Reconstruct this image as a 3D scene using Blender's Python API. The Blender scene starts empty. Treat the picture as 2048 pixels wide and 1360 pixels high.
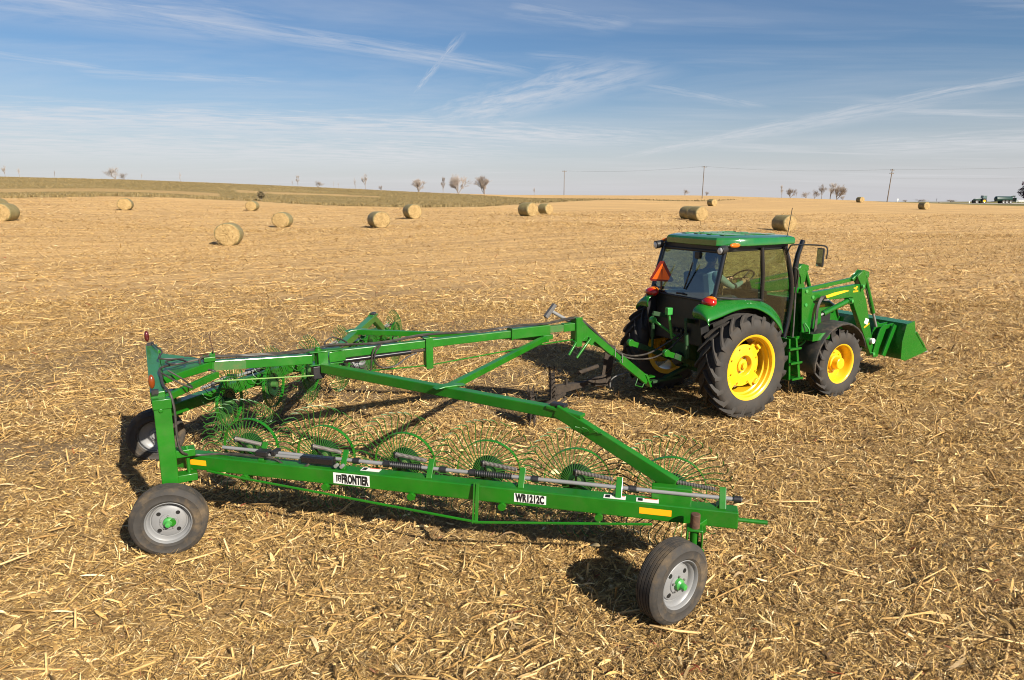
import bpy, bmesh, math, random
import numpy as np
from mathutils import Vector, Matrix

random.seed(7)
rng = np.random.default_rng(11)
D = bpy.data
SC = bpy.context.scene
COL = SC.collection
R = math.radians
PI = math.pi

# ------------------------------------------------------------------ camera, sky, sun, exposure
FPX = 1365.0
PITCH = math.atan((680 - 390) / FPX)
CAM_H = 3.4
cd = D.cameras.new('camera')
cd.sensor_width = 36.0
cd.lens = 36.0 * FPX / 2048
cd.clip_end = 6000
cam = D.objects.new('camera', cd)
COL.objects.link(cam)
cam.location = (0, 0, CAM_H)
cam.rotation_euler = (PI / 2 - PITCH, 0, 0)
SC.camera = cam

SHADOW_AZ = 129.5          # bearing the shadows point to, from +X
SUN_EL = 32.7
SUN_AZ = SHADOW_AZ - 180   # bearing of the sun, from +X counter-clockwise
sd = D.lights.new('sun', 'SUN')
sd.energy = 5.0
sd.angle = R(0.53)
sd.color = (1.0, 0.93, 0.81)
sun = D.objects.new('sun', sd)
COL.objects.link(sun)
sdir = Vector((math.cos(R(SUN_AZ)) * math.cos(R(SUN_EL)), math.sin(R(SUN_AZ)) * math.cos(R(SUN_EL)), math.sin(R(SUN_EL))))
sun.rotation_euler = sdir.to_track_quat('Z', 'Y').to_euler()
sun.location = sdir * 50

SC.view_settings.view_transform = 'Standard'
SC.view_settings.look = 'None'
SC.view_settings.gamma = 1
SC.view_settings.use_curve_mapping = False
SC.view_settings.exposure = 0.92
SC.cycles.filter_width = 1.05


class NT:
    """tiny helper to wire nodes"""
    def __init__(s, tree):
        s.t = tree
        s.n = tree.nodes
        s.l = tree.links

    def new(s, typ, **kw):
        n = s.n.new(typ)
        for k, v in kw.items():
            setattr(n, k, v)
        return n

    def link(s, a, b):
        s.l.new(a, b)

    def put(s, sock, v):
        if hasattr(v, 'node'):
            s.link(v, sock)
        else:
            sock.default_value = v

    def math(s, op, a, b=0.0, c=None, clamp=False):
        n = s.new('ShaderNodeMath', operation=op, use_clamp=clamp)
        s.put(n.inputs[0], a)
        s.put(n.inputs[1], b)
        if c is not None:
            s.put(n.inputs[2], c)
        return n.outputs[0]

    def vmath(s, op, a, b=(0, 0, 0)):
        n = s.new('ShaderNodeVectorMath', operation=op)
        s.put(n.inputs[0], a)
        s.put(n.inputs[1], b)
        return n.outputs[1] if op in ('DOT_PRODUCT', 'LENGTH', 'DISTANCE') else n.outputs[0]

    def noise(s, vec, scale, detail=3, rough=0.5, dist=0.0):
        n = s.new('ShaderNodeTexNoise')
        if vec is not None:
            s.link(vec, n.inputs['Vector'])
        n.inputs['Scale'].default_value = scale
        n.inputs['Detail'].default_value = detail
        n.inputs['Roughness'].default_value = rough
        n.inputs['Distortion'].default_value = dist
        return n.outputs['Fac']

    def ramp(s, fac, lo, hi, a=0.0, b=1.0):
        n = s.new('ShaderNodeMapRange', interpolation_type='SMOOTHSTEP')
        s.put(n.inputs['Value'], fac)
        n.inputs['From Min'].default_value = lo
        n.inputs['From Max'].default_value = hi
        n.inputs['To Min'].default_value = a
        n.inputs['To Max'].default_value = b
        return n.outputs['Result']

    def cramp(s, fac, stops):
        n = s.new('ShaderNodeValToRGB')
        s.put(n.inputs[0], fac)
        e = n.color_ramp.elements
        while len(e) > 1:
            e.remove(e[-1])
        e[0].position = stops[0][0]
        e[0].color = (*stops[0][1], 1)
        for p, c in stops[1:]:
            k = e.new(p)
            k.color = (*c, 1)
        return n.outputs[0]

    def mix(s, fac, a, b, blend='MIX'):
        n = s.new('ShaderNodeMix', data_type='RGBA', blend_type=blend)
        s.put(n.inputs[0], fac)
        for sock, v in ((n.inputs[6], a), (n.inputs[7], b)):
            if hasattr(v, 'node'):
                s.link(v, sock)
            else:
                sock.default_value = (*v, 1) if len(v) == 3 else v
        return n.outputs[2]

    def mapping(s, vec, loc=(0, 0, 0), rot=(0, 0, 0), scale=(1, 1, 1)):
        n = s.new('ShaderNodeMapping')
        s.link(vec, n.inputs[0])
        n.inputs[1].default_value = loc
        n.inputs[2].default_value = rot
        n.inputs[3].default_value = scale
        return n.outputs[0]


def pix_ray(px, py):
    """direction through a point of the 2048 x 1360 photograph"""
    a = (px - 1024) / FPX
    b = (680 - py) / FPX
    c, s = math.cos(PITCH), math.sin(PITCH)
    return Vector((a, c + b * s, -s + b * c))


world = D.worlds.new('World')
SC.world = world
world.use_nodes = True
w = NT(world.node_tree)
w.n.clear()
w_out = w.new('ShaderNodeOutputWorld')
w_bg = w.new('ShaderNodeBackground')
w_bg.inputs['Strength'].default_value = 0.052
sky = w.new('ShaderNodeTexSky', sky_type='NISHITA')
sky.sun_disc = False
sky.sun_elevation = R(SUN_EL)
sky.sun_rotation = R(90 - SUN_AZ)
sky.air_density = 1.0
sky.dust_density = 0.6
sky.ozone_density = 3.0
tc = w.new('ShaderNodeTexCoord')
dirv = w.vmath('NORMALIZE', tc.outputs['Generated'])
sep = w.new('ShaderNodeSeparateXYZ')
w.link(dirv, sep.inputs[0])
zc = w.math('MAXIMUM', sep.outputs[2], 0.0)
den = w.math('ADD', zc, 0.055)
cu = w.math('DIVIDE', sep.outputs[0], den)
cv = w.math('DIVIDE', sep.outputs[1], den)
cxy = w.new('ShaderNodeCombineXYZ')
w.link(cu, cxy.inputs[0])
w.link(cv, cxy.inputs[1])
P0 = cxy.outputs[0]


def sky_uv(px, py):
    d = pix_ray(px, py).normalized()
    k = max(d.z, 0) + 0.055
    return (d.x / k, d.y / k)


def streak(a, b, half, soft, rough_amt=0.5, nscale=3.0):
    """a cirrus band between two directions in the sky, broken up by noise"""
    (ax, ay), (bx, by) = sky_uv(*a), sky_uv(*b)
    L = math.hypot(bx - ax, by - ay)
    ux, uy = (bx - ax) / L, (by - ay) / L
    s_ = w.math('ADD', w.math('MULTIPLY', w.math('SUBTRACT', cu, ax), ux), w.math('MULTIPLY', w.math('SUBTRACT', cv, ay), uy))
    t_ = w.math('ADD', w.math('MULTIPLY', w.math('SUBTRACT', cu, ax), -uy), w.math('MULTIPLY', w.math('SUBTRACT', cv, ay), ux))
    mp = w.new('ShaderNodeCombineXYZ')
    w.link(w.math('MULTIPLY', s_, 0.75), mp.inputs[0])
    w.link(w.math('MULTIPLY', t_, max(2.0, 0.32 / half)), mp.inputs[1])
    nz = w.noise(mp.outputs[0], nscale, 9, 0.66, 0.35)
    wob = w.math('MULTIPLY', w.math('SUBTRACT', nz, 0.5), half * 2.4)
    d = w.math('ABSOLUTE', w.math('ADD', t_, wob))
    m = w.ramp(d, half * 0.1, half * (1 + soft), 1.0, 0.0)
    m = w.math('MULTIPLY', m, w.ramp(s_, -0.12 * L, 0.18 * L))
    m = w.math('MULTIPLY', m, w.ramp(s_, 0.80 * L, 1.12 * L, 1.0, 0.0))
    return w.math('MULTIPLY', m, w.ramp(nz, 0.5 - rough_amt * 0.55, 0.5 + rough_amt * 0.5))


# general thin cirrus over the whole sky
mp1 = w.mapping(P0, rot=(0, 0, R(14)), scale=(0.42, 1.5, 1))
n1 = w.noise(mp1, 0.8, 8, 0.62, 0.7)
mp2 = w.mapping(P0, loc=(3.1, 1.7, 0), rot=(0, 0, R(-22)), scale=(0.35, 1.2, 1))
n2 = w.noise(mp2, 0.55, 4, 0.6, 0.4)
cir = w.math('MULTIPLY', w.ramp(n1, 0.46, 0.78), w.ramp(n2, 0.40, 0.62))
cir = w.math('MULTIPLY', cir, 0.55)
n3 = w.noise(w.mapping(P0, rot=(0, 0, R(9)), scale=(0.25, 0.7, 1)), 0.9, 7, 0.6, 0.5)
cir = w.math('MAXIMUM', cir, w.ramp(n3, 0.42, 0.78, 0.0, 0.30))
bands = [((-350, -60), (1060, 150), 0.085, 2.2, 0.50), ((-250, -30), (560, 70), 0.22, 1.8, 0.42),
         ((900, 245), (1290, 130), 0.22, 2.0, 0.60), ((1250, 315), (2300, 110), 0.10, 2.0, 0.55),
         ((1350, 300), (1930, 190), 0.18, 2.0, 0.50), ((150, 145), (580, 168), 0.10, 1.8, 0.40),
         ((-300, 235), (1300, 285), 0.50, 1.6, 0.82), ((-150, 90), (220, 140), 0.07, 1.8, 0.40),
         ((1280, 170), (1520, 215), 0.07, 2.0, 0.36), ((1000, 15), (1260, 55), 0.10, 1.8, 0.34),
         ((1700, 300), (2300, 280), 0.6, 1.6, 0.60), ((-300, 290), (1000, 320), 1.4, 1.2, 0.75), ((1050, 110), (1320, 130), 0.05, 2.0, 0.25)]
tot = cir
for a, b, hw, sf, amt in bands:
    tot = w.math('MAXIMUM', tot, w.math('MULTIPLY', streak(a, b, hw, sf), amt))
con = streak((828, 188), (926, 68), 0.022, 0.9, 0.45, 7.0)
tot = w.math('MAXIMUM', tot, w.math('MULTIPLY', con, 0.50))
tot = w.math('MULTIPLY', w.math('MULTIPLY', tot, 1.0), w.ramp(sep.outputs[2], -0.01, 0.02))
hz = w.ramp(sep.outputs[2], -0.02, 0.165, 1.0, 0.0)                       # whitish air along the horizon, all the way round
hsv = w.new('ShaderNodeHueSaturation')
hsv.inputs['Saturation'].default_value = 1.12
hsv.inputs['Value'].default_value = 0.92
w.link(sky.outputs[0], hsv.inputs['Color'])
skyc = w.mix(w.math('MULTIPLY', hz, 0.80), w.mix(1.0, hsv.outputs[0], (0.88, 0.93, 1.02), 'MULTIPLY'), (6.9, 6.8, 7.25))
skyc = w.mix(w.math('MINIMUM', tot, 0.85), skyc, (7.6, 7.6, 7.9))
w.link(skyc, w_bg.inputs['Color'])
w.link(w_bg.outputs[0], w_out.inputs[0])

# ------------------------------------------------------------------ helpers: objects
def tag(o, label=None, cat=None, group=None, kind=None):
    if label:
        o['label'] = label
    if cat:
        o['category'] = cat
    if group:
        o['group'] = group
    if kind:
        o['kind'] = kind
    return o


def empty(name, loc=(0, 0, 0), rz=0.0, parent=None):
    o = D.objects.new(name, None)
    o.empty_display_size = 0.3
    COL.objects.link(o)
    o.location = loc
    o.rotation_euler = (0, 0, rz)
    if parent:
        o.parent = parent
    return o


def copy_tree(o, parent=None):
    c = o.copy()
    COL.objects.link(c)
    if parent:
        c.parent = parent
    for ch in list(o.children):
        copy_tree(ch, c)
    return c


def V(*a):
    return Vector(a)


class MB:
    def __init__(s):
        s.v = []
        s.f = []
        s.m = []
        s.mi = 0

    def add(s, vs, fs):
        o = len(s.v)
        s.v += [tuple(x) for x in vs]
        s.f += [tuple(i + o for i in f) for f in fs]
        s.m += [s.mi] * len(fs)
        return s

    def box(s, c, d, rot=None):
        hx, hy, hz_ = d[0] / 2, d[1] / 2, d[2] / 2
        vs = [V(x, y, z) for x in (-hx, hx) for y in (-hy, hy) for z in (-hz_, hz_)]
        if rot is not None:
            vs = [rot @ q for q in vs]
        vs = [q + V(*c) for q in vs]
        return s.add(vs, [(0, 1, 3, 2), (4, 6, 7, 5), (0, 4, 5, 1), (2, 3, 7, 6), (0, 2, 6, 4), (1, 5, 7, 3)])

    def beam(s, p, q, wd, ht, up=(0, 0, 1), w2=None, h2=None):
        p, q, up = V(*p), V(*q), V(*up)
        d = (q - p).normalized()
        sd_ = d.cross(up)
        if sd_.length < 1e-5:
            sd_ = d.cross(V(1, 0, 0))
        sd_.normalize()
        u2 = sd_.cross(d).normalized()
        w2 = wd if w2 is None else w2
        h2 = ht if h2 is None else h2
        vs = []
        for c, a, b in ((p, wd, ht), (q, w2, h2)):
            for i, j in ((-1, -1), (1, -1), (1, 1), (-1, 1)):
                vs.append(c + sd_ * (i * a / 2) + u2 * (j * b / 2))
        return s.add(vs, [(0, 1, 2, 3), (7, 6, 5, 4), (0, 4, 5, 1), (1, 5, 6, 2), (2, 6, 7, 3), (3, 7, 4, 0)])

    def tube(s, pts, r, n=8, cap=True):
        pts = [V(*p) for p in pts]
        k = len(pts)
        rs = r if isinstance(r, (list, tuple)) else [r] * k
        t0 = (pts[1] - pts[0]).normalized()
        a = t0.orthogonal().normalized()
        vs = []
        for i, p in enumerate(pts):
            t = (pts[min(i + 1, k - 1)] - pts[max(i - 1, 0)]).normalized()
            a = (a - t * a.dot(t))
            a = a.normalized() if a.length > 1e-6 else t.orthogonal().normalized()
            b = t.cross(a)
            for j in range(n):
                th = 2 * PI * j / n
                vs.append(p + (a * math.cos(th) + b * math.sin(th)) * rs[i])
        fs = [(i * n + j, i * n + (j + 1) % n, (i + 1) * n + (j + 1) % n, (i + 1) * n + j) for i in range(k - 1) for j in range(n)]
        if cap:
            fs += [tuple(range(n - 1, -1, -1)), tuple((k - 1) * n + j for j in range(n))]
        return s.add(vs, fs)

    def prism(s, poly, y0, y1, fn=None):
        """poly in (x, z), extruded along y; fn maps a point if given"""
        n = len(poly)
        vs = [V(x, y0, z) for x, z in poly] + [V(x, y1, z) for x, z in poly]
        if fn:
            vs = [fn(q) for q in vs]
        fs = [tuple(range(n)), tuple(range(2 * n - 1, n - 1, -1))]
        fs += [(i, (i + 1) % n + 0, (i + 1) % n + n, i + n)[::-1] for i in range(n)]
        return s.add(vs, fs)

    def lathe(s, prof, c=(0, 0, 0), ax=(0, 1, 0), n=48, mats=None, closed=False):
        """profile of (radius, distance along axis)"""
        ax = V(*ax).normalized()
        a = ax.orthogonal().normalized()
        if abs(ax.z) < 0.9:
            a = V(0, 0, 1) - ax * ax.z
            a.normalize()
        b = ax.cross(a)
        c = V(*c)
        k = len(prof)
        vs = []
        for j in range(n):
            th = 2 * PI * j / n
            d = a * math.cos(th) + b * math.sin(th)
            for r, h in prof:
                vs.append(c + d * r + ax * h)
        o = len(s.v)
        s.v += [tuple(x) for x in vs]
        rng_ = range(k if closed else k - 1)
        for j in range(n):
            for i in rng_:
                i2 = (i + 1) % k
                s.f.append((o + j * k + i, o + j * k + i2, o + ((j + 1) % n) * k + i2, o + ((j + 1) % n) * k + i))
                s.m.append(mats[i] if mats else s.mi)
        return s

    def disc(s, c, ax, r, n=16):
        return s.lathe([(0.0001, 0), (r, 0)], c, ax, n)

    def cyl(s, p, q, r, n=16, r2=None):
        return s.tube([p, q], [r, r if r2 is None else r2], n)

    def ball(s, c, r, n=10, sz=(1, 1, 1)):
        prof = [(max(1e-4, math.sin(PI * i / n)), -math.cos(PI * i / n)) for i in range(n + 1)]
        o = len(s.v)
        s.lathe(prof, (0, 0, 0), (0, 0, 1), n * 2)
        for i in range(o, len(s.v)):
            x, y, z = s.v[i]
            s.v[i] = (c[0] + x * r * sz[0], c[1] + y * r * sz[1], c[2] + z * r * sz[2])
        return s

    def build(s, name, mats, parent=None, smooth=None, bevel=None, loc=None, rot=None):
        me = D.meshes.new(name)
        me.from_pydata(s.v, [], s.f)
        for m in (mats if isinstance(mats, (list, tuple)) else [mats]):
            me.materials.append(m)
        if any(s.m):
            me.polygons.foreach_set('material_index', s.m)
        bm = bmesh.new()
        bm.from_mesh(me)
        bmesh.ops.recalc_face_normals(bm, faces=bm.faces)
        bm.to_mesh(me)
        bm.free()
        if smooth is not None:
            me.polygons.foreach_set('use_smooth', [True] * len(me.polygons))
            me.set_sharp_from_angle(angle=R(smooth))
        me.update()
        o = D.objects.new(name, me)
        COL.objects.link(o)
        if parent:
            o.parent = parent
        if loc is not None:
            o.location = loc
        if rot is not None:
            o.rotation_euler = rot
        if bevel:
            b = o.modifiers.new('bevel', 'BEVEL')
            b.width = bevel
            b.segments = 2
            b.limit_method = 'ANGLE'
            b.angle_limit = R(40)
            b.harden_normals = False
        return o


def bez(p0, p1, p2, p3, n=12):
    p0, p1, p2, p3 = V(*p0), V(*p1), V(*p2), V(*p3)
    out = []
    for i in range(n + 1):
        t = i / n
        out.append(p0 * (1 - t) ** 3 + p1 * 3 * t * (1 - t) ** 2 + p2 * 3 * t * t * (1 - t) + p3 * t ** 3)
    return out


def spline(pts, n=6):
    pts = [V(*p) for p in pts]
    out = []
    for i in range(len(pts) - 1):
        a, b = pts[i], pts[i + 1]
        pa = pts[i - 1] if i else a * 2 - b
        pb = pts[i + 2] if i + 2 < len(pts) else b * 2 - a
        for k in range(n):
            t = k / n
            out.append(0.5 * ((2 * a) + (b - pa) * t + (2 * pa - 5 * a + 4 * b - pb) * t * t + (3 * a - pa - 3 * b + pb) * t ** 3))
    out.append(pts[-1])
    return out


# ------------------------------------------------------------------ materials
def material(name, col, rough=0.5, metal=0.0, coat=0.0, var=0.0, vscale=6.0, dust=0.0, dcol=(0.30, 0.21, 0.12), dscale=7.0,
             bump=0.0, bscale=60.0, spec=0.5, emit=None):
    m = D.materials.new(name)
    m.use_nodes = True
    t = NT(m.node_tree)
    b = t.n['Principled BSDF']
    b.inputs['Roughness'].default_value = rough
    b.inputs['Metallic'].default_value = metal
    b.inputs['Coat Weight'].default_value = coat
    b.inputs['Coat Roughness'].default_value = 0.12
    b.inputs['Specular IOR Level'].default_value = spec
    base = (*col, 1)
    tcn = t.new('ShaderNodeTexCoord')
    ob = tcn.outputs['Object']
    sock = None
    if var > 0:
        n = t.noise(ob, vscale, 4, 0.6)
        sock = t.mix(t.ramp(n, 0.3, 0.7), tuple(c * (1 - var) for c in col), tuple(min(1, c * (1 + var)) for c in col))
    if dust > 0:
        n = t.noise(ob, dscale, 7, 0.68)
        f = t.math('MULTIPLY', t.ramp(n, 0.42, 0.78), dust)
        sock = t.mix(f, sock if sock is not None else col, dcol)
        rr = t.math('ADD', rough, t.math('MULTIPLY', f, 0.5), clamp=True)
        t.link(rr, b.inputs['Roughness'])
    if sock is not None:
        t.link(sock, b.inputs['Base Color'])
    else:
        b.inputs['Base Color'].default_value = base
    if bump > 0:
        n = t.noise(ob, bscale, 4, 0.6)
        bn = t.new('ShaderNodeBump')
        bn.inputs['Strength'].default_value = bump
        bn.inputs['Distance'].default_value = 0.01
        t.link(n, bn.inputs['Height'])
        t.link(bn.outputs[0], b.inputs['Normal'])
    return m


M = {}
M['green'] = material('green_paint', (0.008, 0.124, 0.004), 0.36, coat=0.20, var=0.12, vscale=3, dust=0.22, dcol=(0.075, 0.11, 0.022), dscale=5, bump=0.03, bscale=25)
M['green_shiny'] = material('green_bodywork', (0.007, 0.118, 0.007), 0.26, coat=0.5, var=0.06, vscale=2, dust=0.10, dcol=(0.10, 0.12, 0.04))
M['disc_green'] = material('dark_green_disc', (0.004, 0.030, 0.007), 0.4, dust=0.3, dcol=(0.028, 0.034, 0.012), dscale=15)
M['shaded_green'] = material('shade_darkened_green_paint', (0.008, 0.050, 0.010), 0.6, dust=0.6, dcol=(0.035, 0.028, 0.018), dscale=8)  # green darkened to put the shade between the rear wheels into the paint
M['green_old'] = material('green_worn_paint', (0.030, 0.115, 0.018), 0.6, dust=0.75, dcol=(0.13, 0.11, 0.04), dscale=9)
M['tine'] = material('green_tine_steel', (0.018, 0.095, 0.010), 0.42, dust=0.35, dcol=(0.09, 0.11, 0.03), dscale=20)
M['yellow'] = material('yellow_paint', (0.72, 0.43, 0.010), 0.35, coat=0.3, dust=0.18, dcol=(0.45, 0.30, 0.10), dscale=6)
M['rubber'] = material('tyre_rubber', (0.030, 0.026, 0.022), 0.78, var=0.15, vscale=5, dust=0.5, dcol=(0.085, 0.060, 0.036), dscale=4, bump=0.15, bscale=40)
M['rubber_dusty'] = material('dusty_tyre_rubber', (0.032, 0.028, 0.024), 0.82, var=0.15, vscale=8, dust=0.9, dcol=(0.15, 0.104, 0.056), dscale=5, bump=0.2, bscale=50)
M['black'] = material('black_plastic', (0.012, 0.012, 0.013), 0.45, dust=0.15, dcol=(0.08, 0.06, 0.04))
M['black_gloss'] = material('black_gloss_paint', (0.010, 0.010, 0.011), 0.2, coat=0.3)
M['hose'] = material('rubber_hose', (0.030, 0.026, 0.022), 0.5, dust=0.5, dcol=(0.13, 0.10, 0.065), dscale=12)
M['grey'] = material('silver_grey_paint', (0.205, 0.205, 0.205), 0.45, metal=0.1, var=0.06, dust=0.25, dcol=(0.17, 0.14, 0.10), dscale=9)
M['steel'] = material('zinc_steel', (0.27, 0.265, 0.25), 0.42, metal=0.4, dust=0.25, dcol=(0.25, 0.21, 0.16), dscale=20)
M['spring'] = material('spring_steel', (0.24, 0.22, 0.20), 0.45, metal=0.5, dust=0.3)
M['mud'] = material('muddy_steel', (0.030, 0.021, 0.014), 0.85, var=0.3, vscale=12, dust=0.5, dcol=(0.09, 0.062, 0.038), dscale=25, bump=0.5, bscale=40)
M['rust'] = material('rusty_steel', (0.085, 0.040, 0.020), 0.75, var=0.35, vscale=20, bump=0.2)
M['white'] = material('white_vinyl', (0.66, 0.65, 0.60), 0.4)
M['ink'] = material('black_ink', (0.008, 0.008, 0.008), 0.5)
M['redink'] = material('red_ink', (0.45, 0.05, 0.02), 0.5)
M['amber'] = material('amber_sticker', (0.90, 0.36, 0.008), 0.35)
M['orange'] = material('orange_vinyl', (1.0, 0.15, 0.008), 0.45)
M['darkred'] = material('dark_red_tape', (0.20, 0.018, 0.010), 0.45)
M['lens_red'] = material('red_lens', (0.35, 0.010, 0.006), 0.12, coat=0.5)
M['lens_amber'] = material('amber_lens', (0.55, 0.13, 0.005), 0.12, coat=0.5)
M['lens_clear'] = material('clear_lens', (0.62, 0.62, 0.60), 0.1, coat=0.6)
M['skin'] = material('skin', (0.50, 0.27, 0.18), 0.5)
M['shirt'] = material('pale_blue_shirt', (0.20, 0.26, 0.27), 0.8, bump=0.3, bscale=30)
M['jeans'] = material('dark_jeans', (0.03, 0.045, 0.085), 0.85)
M['hair'] = material('dark_hair', (0.02, 0.014, 0.01), 0.7)
M['cap'] = material('dark_cap_cloth', (0.02, 0.025, 0.03), 0.8)
M['seat'] = material('seat_vinyl', (0.022, 0.022, 0.024), 0.6)
M['mirror'] = material('mirror_glass', (0.8, 0.8, 0.8), 0.03, metal=1.0)
M['wood'] = material('pole_wood', (0.135, 0.105, 0.080), 0.85, var=0.2)
M['wire'] = material('wire_metal', (0.10, 0.10, 0.10), 0.5)
M['bark'] = material('grey_bark', (0.20, 0.165, 0.135), 0.9)
M['twig'] = material('bare_twigs', (0.27, 0.225, 0.19), 0.9)
M['twig_dark'] = material('dark_twigs', (0.12, 0.10, 0.08), 0.9)
M['maroon'] = material('maroon_leaves', (0.060, 0.011, 0.024), 0.7, var=0.4, vscale=2)
M['shrub'] = material('brown_shrub_leaves', (0.10, 0.075, 0.035), 0.9, var=0.3, vscale=3)
M['dgreen'] = material('dark_green_paint', (0.006, 0.030, 0.020), 0.4, coat=0.2)
M['slate'] = material('blue_grey_roof', (0.10, 0.16, 0.15), 0.3, coat=0.4)


def glass_material(name, tint, refl=0.08):
    m = D.materials.new(name)
    m.use_nodes = True
    t = NT(m.node_tree)
    t.n.clear()
    out = t.new('ShaderNodeOutputMaterial')
    tr = t.new('ShaderNodeBsdfTransparent')
    tr.inputs[0].default_value = (*tint, 1)
    gl = t.new('ShaderNodeBsdfGlossy')
    gl.inputs['Roughness'].default_value = 0.02
    fr = t.new('ShaderNodeFresnel')
    geo = t.new('ShaderNodeNewGeometry')
    t.link(t.math('ADD', 1.5, t.math('MULTIPLY', geo.outputs['Backfacing'], 1 / 1.5 - 1.5)), fr.inputs[0])
    mx = t.new('ShaderNodeMixShader')
    t.link(t.math('ADD', fr.outputs[0], refl - 0.04, clamp=True), mx.inputs[0])
    t.link(tr.outputs[0], mx.inputs[1])
    t.link(gl.outputs[0], mx.inputs[2])
    t.link(mx.outputs[0], out.inputs[0])
    return m


M['glass'] = glass_material('tinted_cab_glass', (0.74, 0.82, 0.73))
M['glass_rear'] = glass_material('tinted_rear_glass', (0.58, 0.67, 0.68), 0.12)

# ------------------------------------------------------------------ terrain
def value_noise(x, y, seed=0):
    xi = np.floor(x).astype(np.int64)
    yi = np.floor(y).astype(np.int64)
    xf, yf = x - xi, y - yi
    u, v_ = xf * xf * (3 - 2 * xf), yf * yf * (3 - 2 * yf)

    def h(a, b):
        n = (a * 374761393 + b * 668265263 + seed * 974634777) & 0xFFFFFFFF
        n = ((n ^ (n >> 13)) * 1274126177) & 0xFFFFFFFF
        return ((n ^ (n >> 16)) & 0xFFFF) / 65535.0
    a, b, c, d = h(xi, yi), h(xi + 1, yi), h(xi, yi + 1), h(xi + 1, yi + 1)
    return (a * (1 - u) + b * u) * (1 - v_) + (c * (1 - u) + d * u) * v_


def fbm(x, y, seed=0, oct=4):
    s, a, tt = 0, 0.5, 0
    for i in range(oct):
        s = s + a * value_noise(x * 2 ** i, y * 2 ** i, seed + i * 17)
        tt += a
        a *= 0.55
    return s / tt


def pol(px, d):
    """ground position seen in photo column px at distance d in depth"""
    return ((px - 1024) / (FPX / math.cos(PITCH)) * d, d)


def pix_at(px, py, d):
    """ground position and height seen at a photo point at depth d"""
    r = pix_ray(px, py)
    return (r.x / r.y * d, d, CAM_H + r.z / r.y * d)


CTRL = []            # (px column, depth, photo row) that fixed the lie of the land
for px, d, py in [
    (-500, 60, 432), (-500, 95, 392), (-500, 180, 352), (-500, 320, 362),
    (0, 55, 441), (0, 75, 417), (0, 95, 397), (0, 118, 384), (0, 170, 356), (0, 300, 366),
    (252, 83, 420), (252, 60, 448), (252, 112, 393), (252, 128, 383), (252, 180, 361), (252, 300, 370),
    (460, 44, 489), (505, 100, 419), (505, 122, 402), (505, 145, 389), (505, 200, 370), (505, 320, 377),
    (565, 64, 453), (700, 108, 413), (700, 200, 379), (700, 330, 385), (758, 58.7, 455), (824, 71, 437), (824, 112, 415),
    (960, 112, 414), (960, 150, 403), (960, 220, 389), (960, 350, 392), (1055, 71, 432), (1090, 100, 426), (1090, 150, 403), (1090, 220, 394), (1090, 300, 390), (1090, 420, 393),
    (1250, 180, 399), (1250, 300, 391), (1250, 450, 394), (1388, 69, 442), (1424, 143, 412), (1400, 210, 401), (1400, 310, 391), (1400, 450, 395),
    (1566, 60.5, 462), (1600, 140, 416), (1600, 225, 397), (1600, 400, 401), (1720, 180, 405), (1770, 215, 404), (1770, 400, 404),
    (1847, 133, 419), (1847, 215, 406), (1847, 400, 404), (2000, 120, 424), (2000, 232, 410), (2000, 282, 407), (2000, 450, 403),
    (2400, 120, 424), (2400, 240, 411), (2400, 300, 408), (2400, 450, 404)]:
    CTRL.append(pix_at(px, py, d))
for px in (-500, 0, 500, 1024, 1500, 2048, 2500):
    for d in (6, 12, 20, 30):
        x, y = pol(px, d)
        CTRL.append((x, y, 0.0))
for a in range(0, 360, 30):
    if not 40 <= a <= 140:
        for d in (25, 90, 300):
            CTRL.append((d * math.cos(R(a)), d * math.sin(R(a)), 0.0))
for a in range(0, 360, 20):
    CTRL.append((900 * math.cos(R(a)), 900 * math.sin(R(a)), -5.0))
    CTRL.append((2200 * math.cos(R(a)), 2200 * math.sin(R(a)), -22.0))
CTRL = np.array(CTRL)


def warp(x, y):
    r = np.hypot(x, y) + 1e-9
    k = np.log1p(r / 25.0) / r
    return x * k, y * k


def rbf_phi(d2):
    return 0.5 * d2 * np.log(d2 + 1e-12)


_wx, _wy = warp(CTRL[:, 0], CTRL[:, 1])
_n = len(CTRL)
_K = rbf_phi((_wx[:, None] - _wx[None]) ** 2 + (_wy[:, None] - _wy[None]) ** 2) + np.eye(_n) * 2e-4
_Pm = np.c_[np.ones(_n), _wx, _wy]
_A = np.block([[_K, _Pm], [_Pm.T, np.zeros((3, 3))]])
_sol = np.linalg.solve(_A, np.r_[CTRL[:, 2], np.zeros(3)])


def terrain(x, y):
    x = np.atleast_1d(np.asarray(x, float))
    y = np.atleast_1d(np.asarray(y, float))
    out = np.empty(len(x))
    for i in range(0, len(x), 40000):
        a, b = warp(x[i:i + 40000], y[i:i + 40000])
        ph = rbf_phi((a[:, None] - _wx[None]) ** 2 + (b[:, None] - _wy[None]) ** 2)
        out[i:i + 40000] = ph @ _sol[:_n] + _sol[_n] + _sol[_n + 1] * a + _sol[_n + 2] * b
    r = np.hypot(x, y)
    k = np.clip((r - 14) / 16, 0, 1)
    return out * k * k * (3 - 2 * k)


ROW = R(28.6)        # the rows and windrows run the way the rake travels


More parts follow.
